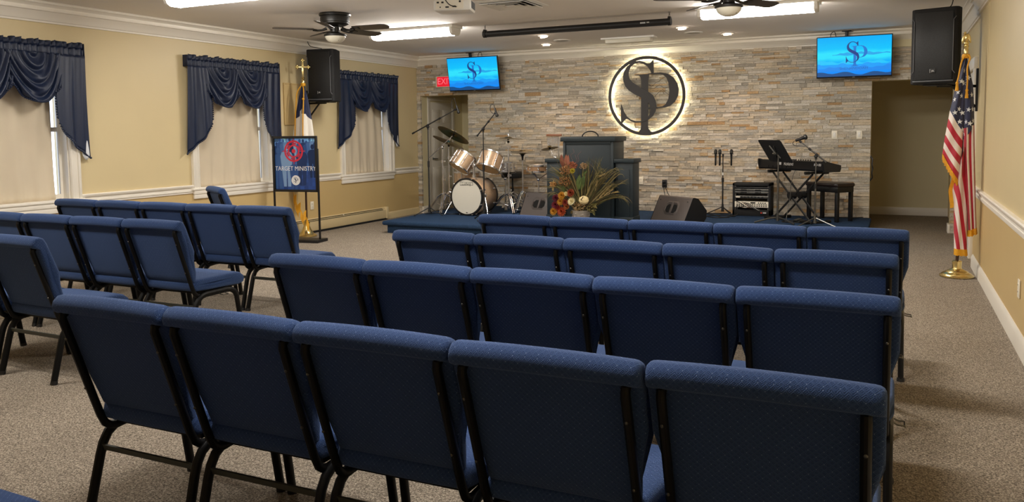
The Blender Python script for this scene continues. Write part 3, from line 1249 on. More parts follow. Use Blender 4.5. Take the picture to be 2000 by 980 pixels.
# letter outlines (units: 1 = sign diameter / 800), y up
S_OUT = [(547, 122), (550, 265), (525, 262), (512, 228), (482, 188), (440, 161), (395, 150), (345, 160), (310, 188), (292, 228), (288, 270), (300, 310), (330, 345), (375, 375), (425, 402), (490, 440), (540, 478), (568, 530), (578, 590), (570, 640), (545, 685), (500, 722), (460, 740), (415, 752), (350, 752), (310, 736), (285, 718), (265, 712), (245, 725), (215, 765), (207, 758), (207, 558), (222, 590), (240, 640), (270, 688), (310, 720), (360, 737), (415, 738), (455, 728), (488, 705), (510, 665), (518, 620), (510, 580), (490, 552), (460, 522), (415, 497), (350, 465), (290, 425), (252, 380), (233, 330), (228, 280), (240, 230), (270, 185), (310, 150), (355, 132), (410, 130), (455, 145), (485, 165), (505, 165), (525, 145)]
P_STEM = [(355, 265), (500, 265), (497, 300), (490, 330), (490, 790), (497, 820), (515, 842), (560, 856), (560, 866), (350, 866), (350, 856), (392, 846), (412, 822), (417, 790), (417, 330), (410, 295), (396, 278), (355, 275)]
P_BOWL = [(488, 262), (560, 256), (620, 255), (690, 270), (750, 310), (788, 370), (802, 430), (795, 490), (765, 550), (715, 590), (660, 607), (600, 612), (484, 612), (484, 600), (600, 598), (640, 592), (672, 570), (698, 520), (708, 440), (698, 360), (678, 310), (648, 282), (610, 270), (560, 267), (488, 272)]


def logo(poly, k, cx=470, cy=484):
    return [((x - cx) * k, (cy - y) * k) for x, y in poly][::-1]


def ridge(pts, y0):
    return [(pts[0][0], y0)] + [p for p in pts] + [(pts[-1][0], y0)]


def television(x, y, z, tilt, label, cable):
    t = thing('television', label, 'television', (x, y, z), 0, 'wall televisions', rot=(tilt, 0, 0))
    W, H = .945, .56
    MB().box((0, .022, 0), (W, .04, H), bev=.006).build('bezel', 'black', t)
    sc_ = MB().box((0, .0, .006), (W - .024, .006, H - .034)).build('screen', SCR.m, t)
    F = lambda d: basis((0, -.0032 - d, .006), (1, 0, 0), (0, 0, 1), (0, -1, 0))
    random.seed(3)
    for y0, amp, mat, d, x0, x1, hh in ((.028, .03, INK_R, .0004, -.27, .45, .008),):
        m = MB()
        pr = [(-.27, .02), (-.2, .035), (-.17, .05), (-.13, .046), (-.08, .058), (-.03, .04), (.05, .052), (.09, .062), (.13, .05), (.19, .06), (.24, .042), (.3, .046), (.36, .038), (.4, .048), (.45, .04)]
        lo = [(x_, .02 + .01 * math.sin(x_ * 20)) for x_, _ in pr]
        m.prism([(a, b) for a, b in lo] + [p for p in pr[::-1]], F(0), .0003)
        m.build('distant_ridge', INK_R, sc_, smooth=0)
    for q, (yb, c_) in enumerate(((-.06, '12c0fa'), (-.11, '0a9df8'), (-.15, '0b86ea'))):
        m = MB()
        up_ = [(-.46 + .92 * i / 46, yb + .012 * math.sin(i * .37 + q * 2) + .009 * math.sin(i * .83 + q) + .0003 * i * (1 if q else -1)) for i in range(47)]
        m.prism([(-.46, yb - .045), (.46, yb - .045)] + up_[::-1], F(-.0002 + .00006 * q), .00012)
        m.build('haze_ridge', RIDGES[q], sc_, smooth=0)
    m = MB()
    pts = [(-.46 + .92 * i / 40, -.222 + .016 * math.sin(i * .42 + 1.2) + .01 * math.sin(i * .19) + .002 * random.random()) for i in range(41)]
    m.prism([(-.46, -.262)] + [(.46, -.262)] + pts[::-1], F(0), .0003)
    m.build('foreground_hills', INK_D, sc_, smooth=0)
    k = .335 / 745
    G = lambda d: basis((.02, -.0032 - d, .045), (1, 0, 0), (0, 0, 1), (0, -1, 0))
    m = MB()
    m.prism(logo(P_STEM, k), G(.0004), .0004)
    m.prism(logo(P_BOWL, k), G(.0004), .0004)
    m.build('letter_p', INK_P, sc_, smooth=0)
    m = MB()
    m.prism(logo(S_OUT, k), G(.0012), .0005)
    m.build('letter_s', INK_S, sc_, smooth=0)
    m = MB()
    m.text('SHENANDOAH', basis((.0, -.0045, -.155), (1, 0, 0), (0, 0, 1), (0, -1, 0)), .046, .0004, 1.12)
    m.build('caption', INK_T, sc_, smooth=0)
    m = MB().col('9fa3a8')
    m.box((0, -.0005, -.272), (.03, .003, .006))
    m.build('maker_badge', 'col', t)
    m = MB()
    m.box((-.1, .12, .1), (.05, .2, .05), bev=.006)
    m.box((-.1, .06, 0), (.3, .03, .3), bev=.005)
    m.box((-.1, .16, .21), (.04, .04, .26), bev=.005)
    m.box((-.1, .17, .345), (.12, .1, .025), bev=.005)
    m.build('mount_arm', 'black', t)
    m = MB()
    m.tube(smooth_path([(cable, .05, .26), (cable + .01, .06, .32), (cable + .05, .07, .34), (cable + .07, .06, .28)]), .005, 6)
    m.build('cable', 'cord', t)


television(-6.345, 11.95, 2.378, .19, 'left television showing a blue mountain slide, over the vestibule opening', .1)
television(-.535, 11.95, 2.376, .15, 'right television showing a blue mountain slide, beside the passage opening', -.3)

# ---- exit sign half behind the left television
t = thing('exit_sign', 'red lit exit sign partly behind the left television', 'sign', (-7.03, YB - .03, 2.29))
MB().box((0, 0, 0), (.36, .06, .2), bev=.02).build('housing', 'plate', t)
MB().box((0.01, -.031, 0), (.31, .006, .165), bev=.002).build('lit_face', emit('exit_red', 'e60f28', 1.0), t)
m = MB()
m.text('EXIT', basis((.01, -.0345, 0), (1, 0, 0), (0, 0, 1), (0, -1, 0)), .15, .0008, .95)
m.build('lettering', emit('exit_letters', 'ff6f7c', 1.0), t, smooth=0)
m = MB()
for s_ in (-1,):
    m.cyl((s_ * .18, -.01, -.01), (s_ * .225, -.02, -.01), .02, .03)
m.build('side_lamp', 'white', t)

# ---- round wall sign with light behind it
t = thing('wall_sign', 'round dark metal monogram sign glowing from behind on the stone wall', 'sign', (-3.468, YB - .07, 1.944))
k = 1.21 / 800
Fs = basis((0, 0, 0), (1, 0, 0), (0, 0, 1), (0, -1, 0))
m = MB()
n = 72
for (ra, rb) in ((.605, .56),):
    P = []
    for i in range(n):
        a = 2 * PI * i / n
        P.append([m.v((math.cos(a) * r, yy, math.sin(a) * r)) for r, yy in ((ra, 0), (ra, -.012), (rb, -.012), (rb, 0))])
    for i in range(n):
        m.bridge(P[i], P[(i + 1) % n])
bmesh.ops.recalc_face_normals(m.bm, faces=list(m.bm.faces))
m.build('ring', 'sign', t)
m = MB().prism(logo(S_OUT, k), basis((0, -.0132, 0), (1, 0, 0), (0, 0, 1), (0, -1, 0)), .008)
m.build('letter_s', 'sign', t, smooth=.5)
m = MB()
m.prism(logo(P_STEM, k), Fs, .0128)
m.prism(logo(P_BOWL, k), Fs, .0124)
m.build('letter_p', 'sign', t, smooth=.5)
m = MB()
for pl in ([(495, 382), (540, 384), (572, 352), (600, 345), (630, 318), (668, 296)], [(495, 402), (548, 412), (605, 378), (650, 408), (704, 402)], [(495, 372), (520, 384), (545, 378)],
           [(560, 492), (600, 450), (640, 425), (670, 455), (700, 478)], [(530, 432), (570, 440), (600, 430), (640, 440), (690, 434)]):
    m.tube([((x_ - 470) * k, -.006, (484 - y_) * k) for x_, y_ in pl], .0028, 6)
m.build('mountain_outline', 'sign', t)
GL = emit('halo_strip', 'fff5d2', 52.0)
m = MB()
m.tube([(math.cos(a) * .583, .012, math.sin(a) * .583) for a in [2 * PI * i / 60 for i in range(60)]], .006, 6, closed=True)
m.build('light_strip', GL, t)
m = MB()
for a in [PI / 4 + i * PI / 2 for i in range(4)]:
    m.cyl((math.cos(a) * .583, 0, math.sin(a) * .583), (math.cos(a) * .583, .09, math.sin(a) * .583), .006)
m.build('standoff', 'sign', t)

# ---- wall loudspeakers
def wall_speaker(loc, yaw, W, D, H, label, bracket, cable):
    t = thing('loudspeaker', label, 'speaker', loc, yaw, 'wall loudspeakers')
    w, d = W / 2, D
    m = MB()          # cabinet narrowing towards the rear; front at y = 0
    plan = [(-w + .03, 0), (w - .03, 0), (w, .03), (w, .12), (w * .72, d), (-w * .72, d), (-w, .12), (-w, .03)]
    m.prism(plan, Matrix.Translation((0, 0, -H / 2)), H)
    bmesh.ops.recalc_face_normals(m.bm, faces=list(m.bm.faces))
    cab = m.build('cabinet', 'black_rough', t, smooth=.3)
    md = cab.modifiers.new('edge', 'BEVEL')
    md.width = .012
    md.segments = 2
    m = MB()
    m.box((0, -.006, .0), (W * .80, .016, H * .90), bev=.006)
    m.build('grille', GRILLE, t)
    m = MB()
    for s_ in (-1, 1):
        px, pz = s_ * W * .41, H * .36
        m.tube([(s_ * W * .46, -.012, H * .37), (px, -.016, H * .33), (px, -.016, -H * .33), (s_ * W * .46, -.012, -H * .37)], .0045, 6)
    m.box((0, -.01, -H * .462), (W * .86, .018, .014), bev=.004)
    m.build('front_trim', 'grey_line', t)
    m = MB()
    m.box((0, -.017, -H * .33), (.056, .006, .046), bev=.002)
    bd = m.build('badge', 'black', t)
    m = MB().col('c8c8c8')
    m.box((-.024, -.0205, -H * .33), (.003, .002, .036))
    m.text('JBL', basis((.003, -.0205, -H * .33), (1, 0, 0), (0, 0, 1), (0, -1, 0)), .022, .0006)
    m.build('logo', 'col', bd, smooth=0)
    # wall bracket (in the cabinet's frame the wall lies along `bracket`)
    m = MB()
    Ri = Matrix.Rotation(-yaw, 3, 'Z')
    b = Ri @ Vector((bracket[0], bracket[1], 0))
    zc = -H / 2 - .015
    ex = Vector((0, D * .5, zc))
    m.box((0, D * .5, -H / 2 - .006), (W * .5, .2, .012))
    R_ = Ri
    wl = Vector((b.x, b.y, zc))
    m.tube([ex, wl], .016, 6)
    m.tube([ex.lerp(wl, .35), (b.x, b.y, zc - .22)], .012, 6)
    m.box((b.x, b.y, zc - .04), (.02, .07, .44), rot=R_)
    m.build('wall_bracket', 'black', t)
    m = MB()
    m.tube(smooth_path(cable), .005, 6)
    m.build('cable', 'cord', t)
    return t


G_ = Mat('perforated_grille')
tcg = G_.n('ShaderNodeTexCoord')
vg = G_.n('ShaderNodeTexVoronoi')
vg.inputs['Scale'].default_value = 130
G_.l(tcg.outputs['Object'], vg.inputs['Vector'])
G_.l(G_.mix(G_.math('GREATER_THAN', vg.outputs[0], .42), lin('030304'), lin('131517')), G_.b.inputs['Base Color'])
G_.b.inputs['Roughness'].default_value = .5
GRILLE = G_.m
wall_speaker((.325, 9.25, 2.232), math.radians(-17), .44, .36, .755, 'big black loudspeaker hung at the right wall above the striped flag',
             (XR2 - .325 - .024, .46), [(-.03, .1, .36), (-.05, .06, .375), (.0, .04, .372), (.05, .1, .37), (.12, .12, .40), (.14, .12, .52)])
wall_speaker((-7.235, 9.10, 2.232), math.radians(11), .415, .34, .72, 'big black loudspeaker hung at the left wall above the poster easel',
             (XL + 7.235 + .012, .19), [(.0, .12, .355), (-.02, .12, .375), (-.08, .12, .39), (-.2, .13, .42), (-.24, .13, .50), (-.24, .14, .52)])

# ---- swag valances
def lerp(a, b, t):
    return a + (b - a) * t


def valance(yc, label, idx):
    t = thing('valance', label, 'valance', (XL, yc, 0), 0, 'navy swag valances')
    HWv = .79
    X0 = .075
    rnd = random.Random(idx)

    def hdr(u, v):
        y = -HWv + 2 * HWv * u
        z = 2.235 + .085 * v
        return (X0 + .012 * math.sin(u * 150 + idx) * (.4 + .6 * abs(2 * v - 1)) + .006 * math.sin(u * 61), y, z)
    MB().grid(hdr, 220, 4).build('rod_pocket', 'valance', t, smooth=2, solid_t=.006)
    phs = [rnd.random() * 6 for _ in range(4)]

    def ruf(u, v):
        y = -HWv - .006 + 2 * (HWv + .006) * u
        zt = 2.372 + .007 * math.sin(u * 47 + phs[0]) + .006 * math.sin(u * 113 + phs[1])
        z = 2.315 + (zt - 2.315) * v
        return (X0 + (.006 + .016 * v) * math.sin(u * 170 + phs[2]) + .01 * v * math.sin(u * 67 + phs[3]), y, z)
    MB().grid(ruf, 240, 3).build('ruffle', 'valance', t, smooth=2, solid_t=.004)
    m = MB()
    for s_ in (-1, 1):
        m.cyl((.0, s_ * (HWv - .02), 2.28), (X0 - .034, s_ * (HWv - .02), 2.28), .01)
    m.cyl((X0 - .034, -HWv + .015, 2.28), (X0 - .034, HWv - .015, 2.28), .01)
    m.build('curtain_rod', 'white', t)
    # side returns of the header so it wraps to the wall
    for s_ in (-1, 1):
        def rt(u, v, s_=s_):
            return (X0 * (1 - u) + .01, s_ * (HWv + .004 * math.sin(u * 30)), 2.235 + .135 * v)
        MB().grid(rt, 8, 2).build('return', 'valance', t, smooth=2, solid_t=.004)
    # two swags
    for s_ in (-1, 1):
        cy, hw_ = s_ * .245, .285

        def sag(y):
            return 1 - (abs(y) / hw_) ** 2.2

        def sw(u, v, cy=cy, hw_=hw_):
            q = 2 * u - 1
            y = q * hw_ * (1 - .10 * math.sin(v * PI) * abs(q))
            z = 2.25 - v * (.245 + .235 * (max(0, 1 - abs(q) ** 2.2)))
            rho = math.sqrt((q * .95) ** 2 + (v * 1.12) ** 2)
            fold = math.sin(rho * 24 + .6 * math.sin(q * 5 + v * 3 + idx)) + .4 * math.sin(rho * 41 + q * 3)
            x = X0 + .012 + .06 * math.sin(v * PI * .62) * (1 - abs(q) ** 2) + .019 * fold * (1 - .6 * abs(q) ** 6)
            return (x, cy + y, z)
        sg = MB().grid(sw, 56, 48).build('swag', 'valance', t, smooth=2, solid_t=.004)
        m = MB()
        for i in range(2, 43):
            p = Vector(sw(i / 44, 1.0)) + Vector((.002, 0, -.006))
            m.ball(p, .0105, 6, 4)
        m.build('pompom_trim', 'valance', sg)['kind'] = 'stuff'
        # joining knot at the centre handled by overlap; side cascade
        def out_z(w):      # lower edge: short inside, long outside (w 0 inner .. 1 outer)
            return 2.24 - (.62 + .41 * w ** .6)

        def cas(u, v, s_=s_):
            w = u
            yi, yo = .475, HWv + .002
            taper = .035 * v
            y = yi + (yo - yi) * w - .03 * math.sin(v * 2.2) * (1 - w) + .03 * v * v * w
            z = 2.245 + (out_z(w) - 2.245) * v
            x = X0 + .016 + .012 * math.sin(w * 17 + v * 1.2) * (.5 + .5 * v) + .02 * v * math.sin(w * 6) - .02 * v * w
            return (x, s_ * y, z)
        cs = MB().grid(cas, 40, 30).build('cascade', 'valance', t, smooth=2, solid_t=.004)
        m = MB()
        for i in range(0, 29):
            p = Vector(cas(i / 28, 1.0)) + Vector((.002, 0, -.006))
            m.ball(p, .012, 6, 4)
        for i in range(10, 25):
            p = Vector(cas(0, i / 24)) + Vector((.002, -s_ * .006, 0))
            m.ball(p, .0105, 6, 4)
        m.build('pompom_trim', 'valance', cs)['kind'] = 'stuff'
        # white lining showing at the tip of the right cascade

        def lin_(u, v, s_=s_):
            return (X0 - .028 - .01 * v, s_ * (HWv - .07 * (1 - v) * (1 - u) + .035), 1.40 - .27 * v + .0 * u)
        if s_ > 0 and idx != 2:
            MB().grid(lambda u, v: (X0 - .02, lerp(HWv - .06, HWv + .024, u), 1.47 - v * (.2 + .085 * math.sin(PI * u * .75 + .35))), 10, 6).build('lining', 'lining', cs, smooth=2, solid_t=.003)
    return t


valance(WIN[0], 'navy swag valance over the nearest window, cut off by the left edge of the photo', 1)
valance(WIN[1], 'navy swag valance over the middle window, above the turned pair of chairs', 2)
valance(WIN[2], 'navy swag valance over the far window, half behind the hanging loudspeaker', 3)

# ---- access panel, outlets, switches
t = thing('access_panel', 'flat tan panel with a raised edge on the left wall behind the cross topped flag', 'panel', (XL, 8.99, 1.84))
m = MB()
m.box((.008, 0, 0), (.016, .40, .57), bev=.004)
m.build('panel_board', 'wall', t)
m = MB()
for s_ in (-1, 1):
    m.box((.018, s_ * .195, 0), (.012, .018, .58), bev=.004)
    m.box((.018, 0, s_ * .28), (.012, .39, .018), bev=.004)
m.build('panel_edge', 'wall', t)


def plate(loc, n, label, kind, dark=False):
    """wall plate facing n"""
    n = Vector(n)
    x = Vector((0, 0, 1)).cross(n)
    M = basis(loc, x, (0, 0, 1), n)
    t = thing('power_outlet' if kind == 'outlet' else 'light_switch', label, kind, (0, 0, 0))
    t.matrix_world = M @ Matrix.Rotation(0, 4, 'X')
    MB().box((0, 0, .004), (.075, .118, .008), bev=.003).build('cover_plate', 'black' if dark else 'plate', t)
    m = MB()
    if kind == 'outlet':
        for s_ in (-1, 1):
            m.box((0, s_ * .022, .008), (.034, .028, .005), bev=.002)
        f = m.build('socket', 'black' if dark else 'plate', t)
        m = MB()
        for s_ in (-1, 1):
            for q in (-1, 1):
                m.box((q * .007, s_ * .022 + .003, .0105), (.003, .01, .001))
        m.build('slot', 'dark', t)
    else:
        m.box((0, 0, .009), (.034, .068, .008), bev=.003)
        m.build('rocker', 'white', t)
    return t


plate((-.775, YB - .025, 1.325), (0, -1, 0), 'white rocker switch on the stone wall, left of the two above the bench', 'switch')
plate((-.455, YB - .025, 1.325), (0, -1, 0), 'white rocker switch on the stone wall, nearest the passage opening', 'switch')
plate((XL + .002, 9.32, .39), (1, 0, 0), 'ivory outlet on the left wall beside the easel leg', 'outlet')
plate((XR - .002, 6.0, .39), (-1, 0, 0), 'ivory outlet low on the right wall near the photo edge', 'outlet')
plate((-3.565, YB - .025, .64), (0, -1, 0), 'white outlet on the stone wall just right of the pulpit', 'outlet')
t = plate((-3.187 + .65, YB - .028, .6), (0, -1, 0), 'dark outlet with two plugs on the stone wall above the right floor monitor', 'outlet', True)
t.location.x = -3.19
m = MB()
for dx, yy in ((-.012, .022), (.014, -.02)):
    m.box((dx, yy, .022), (.03, .03, .03), bev=.004)
m.build('plug', 'black', t)
m = MB()
m.tube(smooth_path([(-.012, .01, .03), (.0, -.1, .04), (.05, -.3, .05), (.07, -.42, .06)]), .005, 6)
m.tube(smooth_path([(.014, -.03, .03), (.06, -.14, .04), (.14, -.28, .05), (.2, -.42, .08)]), .005, 6)
m.build('power_cord', 'cord', t)

t = thing('pull_handle', 'dark vertical pull handle on the stone edge at the passage opening', 'handle', (OPR[0] + .004, YB - .005, .86))
m = MB()
m.tube(smooth_path([(.0, -.005, .16), (.025, -.02, .13), (.02, -.03, .05), (.03, -.03, 0), (.02, -.03, -.06), (.025, -.02, -.13), (.0, -.005, -.16)]), .009, 8)
m.box((.004, 0, .16), (.012, .03, .04), bev=.003)
m.box((.004, 0, -.16), (.012, .03, .04), bev=.003)
m.build('grip', 'black', t)

# ---- poster easel
t = thing('poster_easel', 'black floor easel holding a blue poster with a red target, by the left wall', 'sign', (-7.165, 8.47, 0), .14)
m = MB()
m.box((.0, 0, .02), (.74, .26, .04), bev=.005)
m.build('base', 'black', t)
for s_ in (-1, 1):
    MB().box((s_ * .335, -.012, .63), (.022, .022, 1.2), bev=.003).build('leg', 'black', t)
m = MB()
BW, BH, BZ = .665, .73, 1.03
for s_ in (-1, 1):
    m.box((s_ * (BW / 2 - .012), -.02, BZ), (.03, .03, BH), bev=.003)
    m.box((0, -.02, BZ + s_ * (BH / 2 - .012)), (BW, .03, .03), bev=.003)
    m.box((s_ * .33, -.012, BZ), (.012, .02, .4))
m.box((0, -.006, BZ), (BW - .02, .008, BH - .02))
m.build('poster_frame', 'black', t)
m = MB()
PW, PH = BW - .05, BH - .05
PF = lambda d, dx=0, dz=0: basis((dx, -.012 - d, BZ + dz), (1, 0, 0), (0, 0, 1), (0, -1, 0))
rnd = random.Random(8)
# printed photograph of a walking crowd in blues: bands of the street, then overlapping figures
nb = 14
for i in range(nb):
    for j in range(10):
        v = i / nb
        base = [(96, 142, 205), (66, 108, 178), (46, 78, 150)][0 if v > .72 else 1 if v > .35 else 2]
        k = rnd.uniform(.85, 1.15)
        if v > .8:
            k = rnd.uniform(.7, 1.7)
        c = [min(255, max(0, q * k)) / 255 for q in base]
        m.cl = m.cl or m.bm.loops.layers.float_color.new('Col')
        m._col = (*lin(c), 1)
        x0, z0 = -PW / 2 + PW * j / 10, -PH / 2 + PH * i / nb
        m.face([PF(0) @ Vector(p) for p in ((x0, z0, 0), (x0 + PW / 10, z0, 0), (x0 + PW / 10, z0 + PH / nb, 0), (x0, z0 + PH / nb, 0))])


def figure(x, z, h, c, d):
    m._col = (*lin(c), 1)
    w = h * .17
    body = [(-w * .55, 0), (-w * .1, 0), (-w * .06, h * .42), (w * .06, h * .42), (w * .1, 0), (w * .6, 0), (w * .75, h * .45), (w, h * .72), (w * .75, h * .81), (w * .25, h * .84), (-w * .25, h * .84), (-w * .75, h * .81), (-w, h * .72), (-w * .8, h * .45)]
    cl = lambda px, pz: (max(-PW / 2, min(PW / 2, x + px)), max(-PH / 2, min(PH / 2, z + pz)))
    m.prism([cl(*p) for p in body], PF(d), .0001)
    m.prism([cl(math.cos(a) * h * .062, h * .92 + math.sin(a) * h * .078) for a in [i * PI / 6 for i in range(12)]], PF(d), .0001)


FC = ['27437a', '34589a', '4a72b4', '6f98d0', '2a4478', '1d3564', '93b4de', '3a62a6']
d = .0003
for k in range(13):
    figure(-PW / 2 + .03 + k * .05, .02 + rnd.uniform(-.03, .03), .27 + rnd.uniform(0, .05), FC[k % 8], d)
    d += .00012
for x_, z_, h_, c_ in ((-.26, -.33, .55, '3c62a0'), (-.13, -.30, .56, '84a8d8'), (.26, -.18, .44, '1c3360'), (.1, -.28, .52, '223a6c'), (-.02, -.36, .42, '345898')):
    figure(x_, z_, h_, c_, d)
    d += .00012
# red target
m._col = (*lin('e0374c'), 1)


def annulus(r0, r1, d, dz=.17, n=40, dx=-.02, a0=0, a1=2 * PI):
    for i in range(n):
        a, b = a0 + (a1 - a0) * i / n, a0 + (a1 - a0) * (i + 1) / n
        m.face([PF(d, dx, dz) @ Vector((math.cos(q) * r, math.sin(q) * r, 0)) for q, r in ((a, r0), (a, r1), (b, r1), (b, r0))])


d += .0004
annulus(.118, .142, d)
annulus(.066, .086, d)
annulus(.0, .028, d)
m._col = (*lin('c23a58'), 1)
for i in range(6):
    annulus(.088, .112, d, a0=i * PI / 3 + .12, a1=i * PI / 3 + .75, n=8)
m._col = (*lin('e0374c'), 1)
for a in range(4):
    M_ = PF(d, -.02, .17) @ Matrix.Rotation(a * PI / 2, 4, 'Z')
    m.face([M_ @ Vector(p) for p in ((.10, -.006, 0), (.172, -.004, 0), (.172, .004, 0), (.10, .006, 0))])
m.col('f2f4f8')
m.text('TARGET MINISTRY', PF(d + .0003, 0, -.062), .083, .0004, .89)
M_ = PF(d, 0, -.215)
m.prism([(math.cos(a) * .066, math.sin(a) * .066) for a in [i * PI / 16 for i in range(32)]], M_, .0004)
m.col('35486b')
kk = .085 / 800
m.prism(logo(S_OUT, kk), PF(d + .0008, 0, -.21), .0003)
m.prism(logo(P_STEM, kk), PF(d + .0008, 0, -.21), .0003)
m.prism(logo(P_BOWL, kk), PF(d + .0008, 0, -.21), .0003)
m.build('poster', 'col', t, smooth=0)

# =================================================================== FLAGS
STR = Mat('stars_stripes_cloth')
uvn = STR.n('ShaderNodeUVMap', uv_map='Flag')
sp2 = STR.n('ShaderNodeSeparateXYZ')
STR.l(uvn.outputs[0], sp2.inputs[0])
par = STR.math('GREATER_THAN', STR.math('FRACT', STR.math('MULTIPLY', sp2.outputs[1], 6.5)), .5)
cw = STR.mix(par, lin('b3132f'), lin('e6d9d0'))
can_ = STR.math('MULTIPLY', STR.math('LESS_THAN', sp2.outputs[0], .4), STR.math('LESS_THAN', sp2.outputs[1], 7 / 13))
STR.l(STR.mix(can_, cw, lin('1b2145')), STR.b.inputs['Base Color'])
STR.b.inputs['Roughness'].default_value = .6
STR.b.inputs['Sheen Weight'].default_value = .2


def poly_at(pts, t):
    """piecewise-linear point on [(t, x, z), ...]"""
    for (t0, *a), (t1, *b) in zip(pts, pts[1:]):
        if t <= t1:
            q = (t - t0) / (t1 - t0)
            return [lerp(p, r, q) for p, r in zip(a, b)]
    return pts[-1][1:]


fl = thing('national_flag', 'striped flag with white stars hanging on a pole in a round brass base, right', 'flag', (.555, 8.70, 0))
m = MB()
m.lathe([(.14, 0), (.148, .006), (.148, .016), (.132, .026), (.128, .034), (.10, .046), (.095, .054), (.06, .07), (.045, .078), (.04, .09), (.042, .15), (.034, .155), (.018, .158)], seg=40)
m.build('base', 'brass', fl)
MB().cyl((0, 0, .1), (.02, 0, 2.12), .0145, .0125, 14).build('pole', 'wood_pole', fl)
m = MB()
m.T = Matrix.Translation((.02, 0, 2.11))
m.lathe([(.018, -.01), (.02, .03), (.015, .04), (.022, .055), (.022, .065), (.012, .07)], seg=16)
m.ball((0, 0, .085), .022, 12, 8)
m.ball((0, 0, .135), .02, 10, 8, (1, .9, 1.9))
m.ball((-.014, -.006, .18), .012, 8, 6)
m.cyl((-.014, -.01, .18), (-.034, -.012, .172), .006, .001, 8)
for s_ in (-1, 1):
    m.ball((s_ * .024, .0, .13), .013, 8, 8, (.9, .6, 3.6), Matrix.Rotation(s_ * -.22, 3, 'Y'))
    m.ball((s_ * .014, .006, .145), .013, 8, 6, (.9, .6, 2.6), Matrix.Rotation(s_ * -.5, 3, 'Y'))
m.build('eagle_finial', 'brass', fl)
O = Vector((.555, 8.70, 0))
# outer left edge, centre fold and right edge of the hanging cloth (v, x, z)
LE = [(0, .560, 2.07), (.25, .505, 1.84), (.54, .455, 1.575), (.8, .418, 1.32), (1, .402, 1.165)]
CE = [(0, .575, 2.06), (.3, .570, 1.70), (.54, .567, 1.37), (.8, .560, 1.10), (1, .550, .90)]
RE = [(0, .585, 2.055), (.35, .640, 1.80), (.7, .655, 1.60), (1, .661, 1.43)]


def pos1(u, v):     # front left panel, canton above six stripes
    a, b = poly_at(LE, v), poly_at(CE, v)
    x, z = lerp(a[0], b[0], u), lerp(a[1], b[1], u) - .015 * math.sin(u * PI)
    r = abs(b[0] - a[0])
    y = -.025 - .55 * r * math.sin(u * PI * .85 + .15) + .012 * math.sin(u * 9 + v * 5)
    return Vector((x, O.y + y, z)) - O


def pos2(u, v):     # right panel of the canton
    a = poly_at([(0, .575, 2.06), (.54, .574, 1.55), (1, .566, 1.29)], v)
    b = poly_at(RE, v)
    x, z = lerp(a[0], b[0], u), lerp(a[1], b[1], u)
    y = -.02 - .035 * math.sin(u * PI) * (.3 + v) + .016 * math.sin(u * 7 + 1) * v
    return Vector((x, O.y + y, z)) - O


def pos3(u, v):     # vertical stripes below the canton, u across, v down
    a = poly_at([(0, .560, 1.40), (.3, .566, 1.15), (1, .628, .44)], v)
    b = poly_at([(0, .661, 1.44), (.5, .680, .95), (1, .706, .47)], v)
    x, z = lerp(a[0], b[0], u), lerp(a[1], b[1], u)
    y = -.012 - .05 * math.sin(u * PI) + .018 * math.sin(u * 12 + .5)
    return Vector((x, O.y + y, z)) - O


def pos4(u, v):     # lower tail in front: stripes running down to the fly corner
    a = poly_at([(0, .535, 1.02), (.12, .518, .93), (.25, .495, .83), (.42, .512, .70), (1, .525, .265)], v)
    b = poly_at([(0, .60, 1.30), (.5, .618, .75), (1, .632, .262)], v)
    x, z = lerp(a[0], b[0], u), lerp(a[1], b[1], u)
    y = -.02 - .05 * math.sin(u * PI) + .012 * math.sin(u * 9 + v * 3)
    return Vector((x, O.y + y, z)) - O


def pos5(u, v):     # back of the hanging cloth
    a = poly_at([(0, .560, 2.07), (.45, .420, 1.25), (.55, .50, .98), (.62, .505, .85), (1, .53, .30)], v)
    b = poly_at([(0, .585, 2.055), (.33, .661, 1.45), (1, .705, .47)], v)
    x, z = lerp(a[0], b[0], u), lerp(a[1], b[1], u)
    y = .02 + .055 * math.sin(u * PI) * min(1, v * 2) + .012 * math.sin(u * 16 + v * 2)
    return Vector((x, O.y + y, z)) - O


m = MB()
m.grid(pos1, 24, 40, lambda u, v: (.02 + .30 * u, v))
m.grid(pos2, 16, 26, lambda u, v: (.3 * u + .05, .53 * v))
m.grid(pos3, 30, 24, lambda u, v: (.45 + .5 * v, .56 + .40 * u))
m.grid(pos4, 24, 34, lambda u, v: (.6 + .3 * v, .46 + .54 * (.45 * v + .55 * (1 - u) * .9) + .08))
m.grid(pos5, 24, 30, lambda u, v: (.45 + .5 * v, .3 + .65 * u))
m.build('cloth', STR.m, fl, smooth=2)
m = MB()


def star(p, nrm, r, a):
    M_ = Matrix.Translation(p + nrm * .003) @ frame_from(nrm).to_4x4() @ Matrix.Rotation(a, 4, 'Z')
    m.prism([(math.cos(PI / 2 + i * PI / 5) * (r if i % 2 == 0 else r * .4), math.sin(PI / 2 + i * PI / 5) * (r if i % 2 == 0 else r * .4)) for i in range(10)], M_, .0008)


def nrm_of(f, u, v):
    e = .01
    n_ = (f(u + e, v) - f(u - e, v)).cross(f(u, v + e) - f(u, v - e))
    n_.normalize()
    return n_ if n_.y < 0 else -n_


for f, L in ((pos1, ((.6, .1), (.45, .2), (.8, .2), (.3, .31), (.65, .31), (.15, .40), (.55, .42), (.85, .42), (.3, .49), (.7, .50), (.92, .53))),
             (pos2, ((.5, .22), (.3, .4), (.75, .45), (.45, .6), (.8, .68), (.25, .75), (.55, .85), (.85, .88), (.2, .93)))):
    for u, v in L:
        star(f(u, v), nrm_of(f, u, v), .026, .2 * math.sin(u * 9))
m.build('star_print', 'lining', fl, smooth=0)['kind'] = 'stuff'
m = MB()


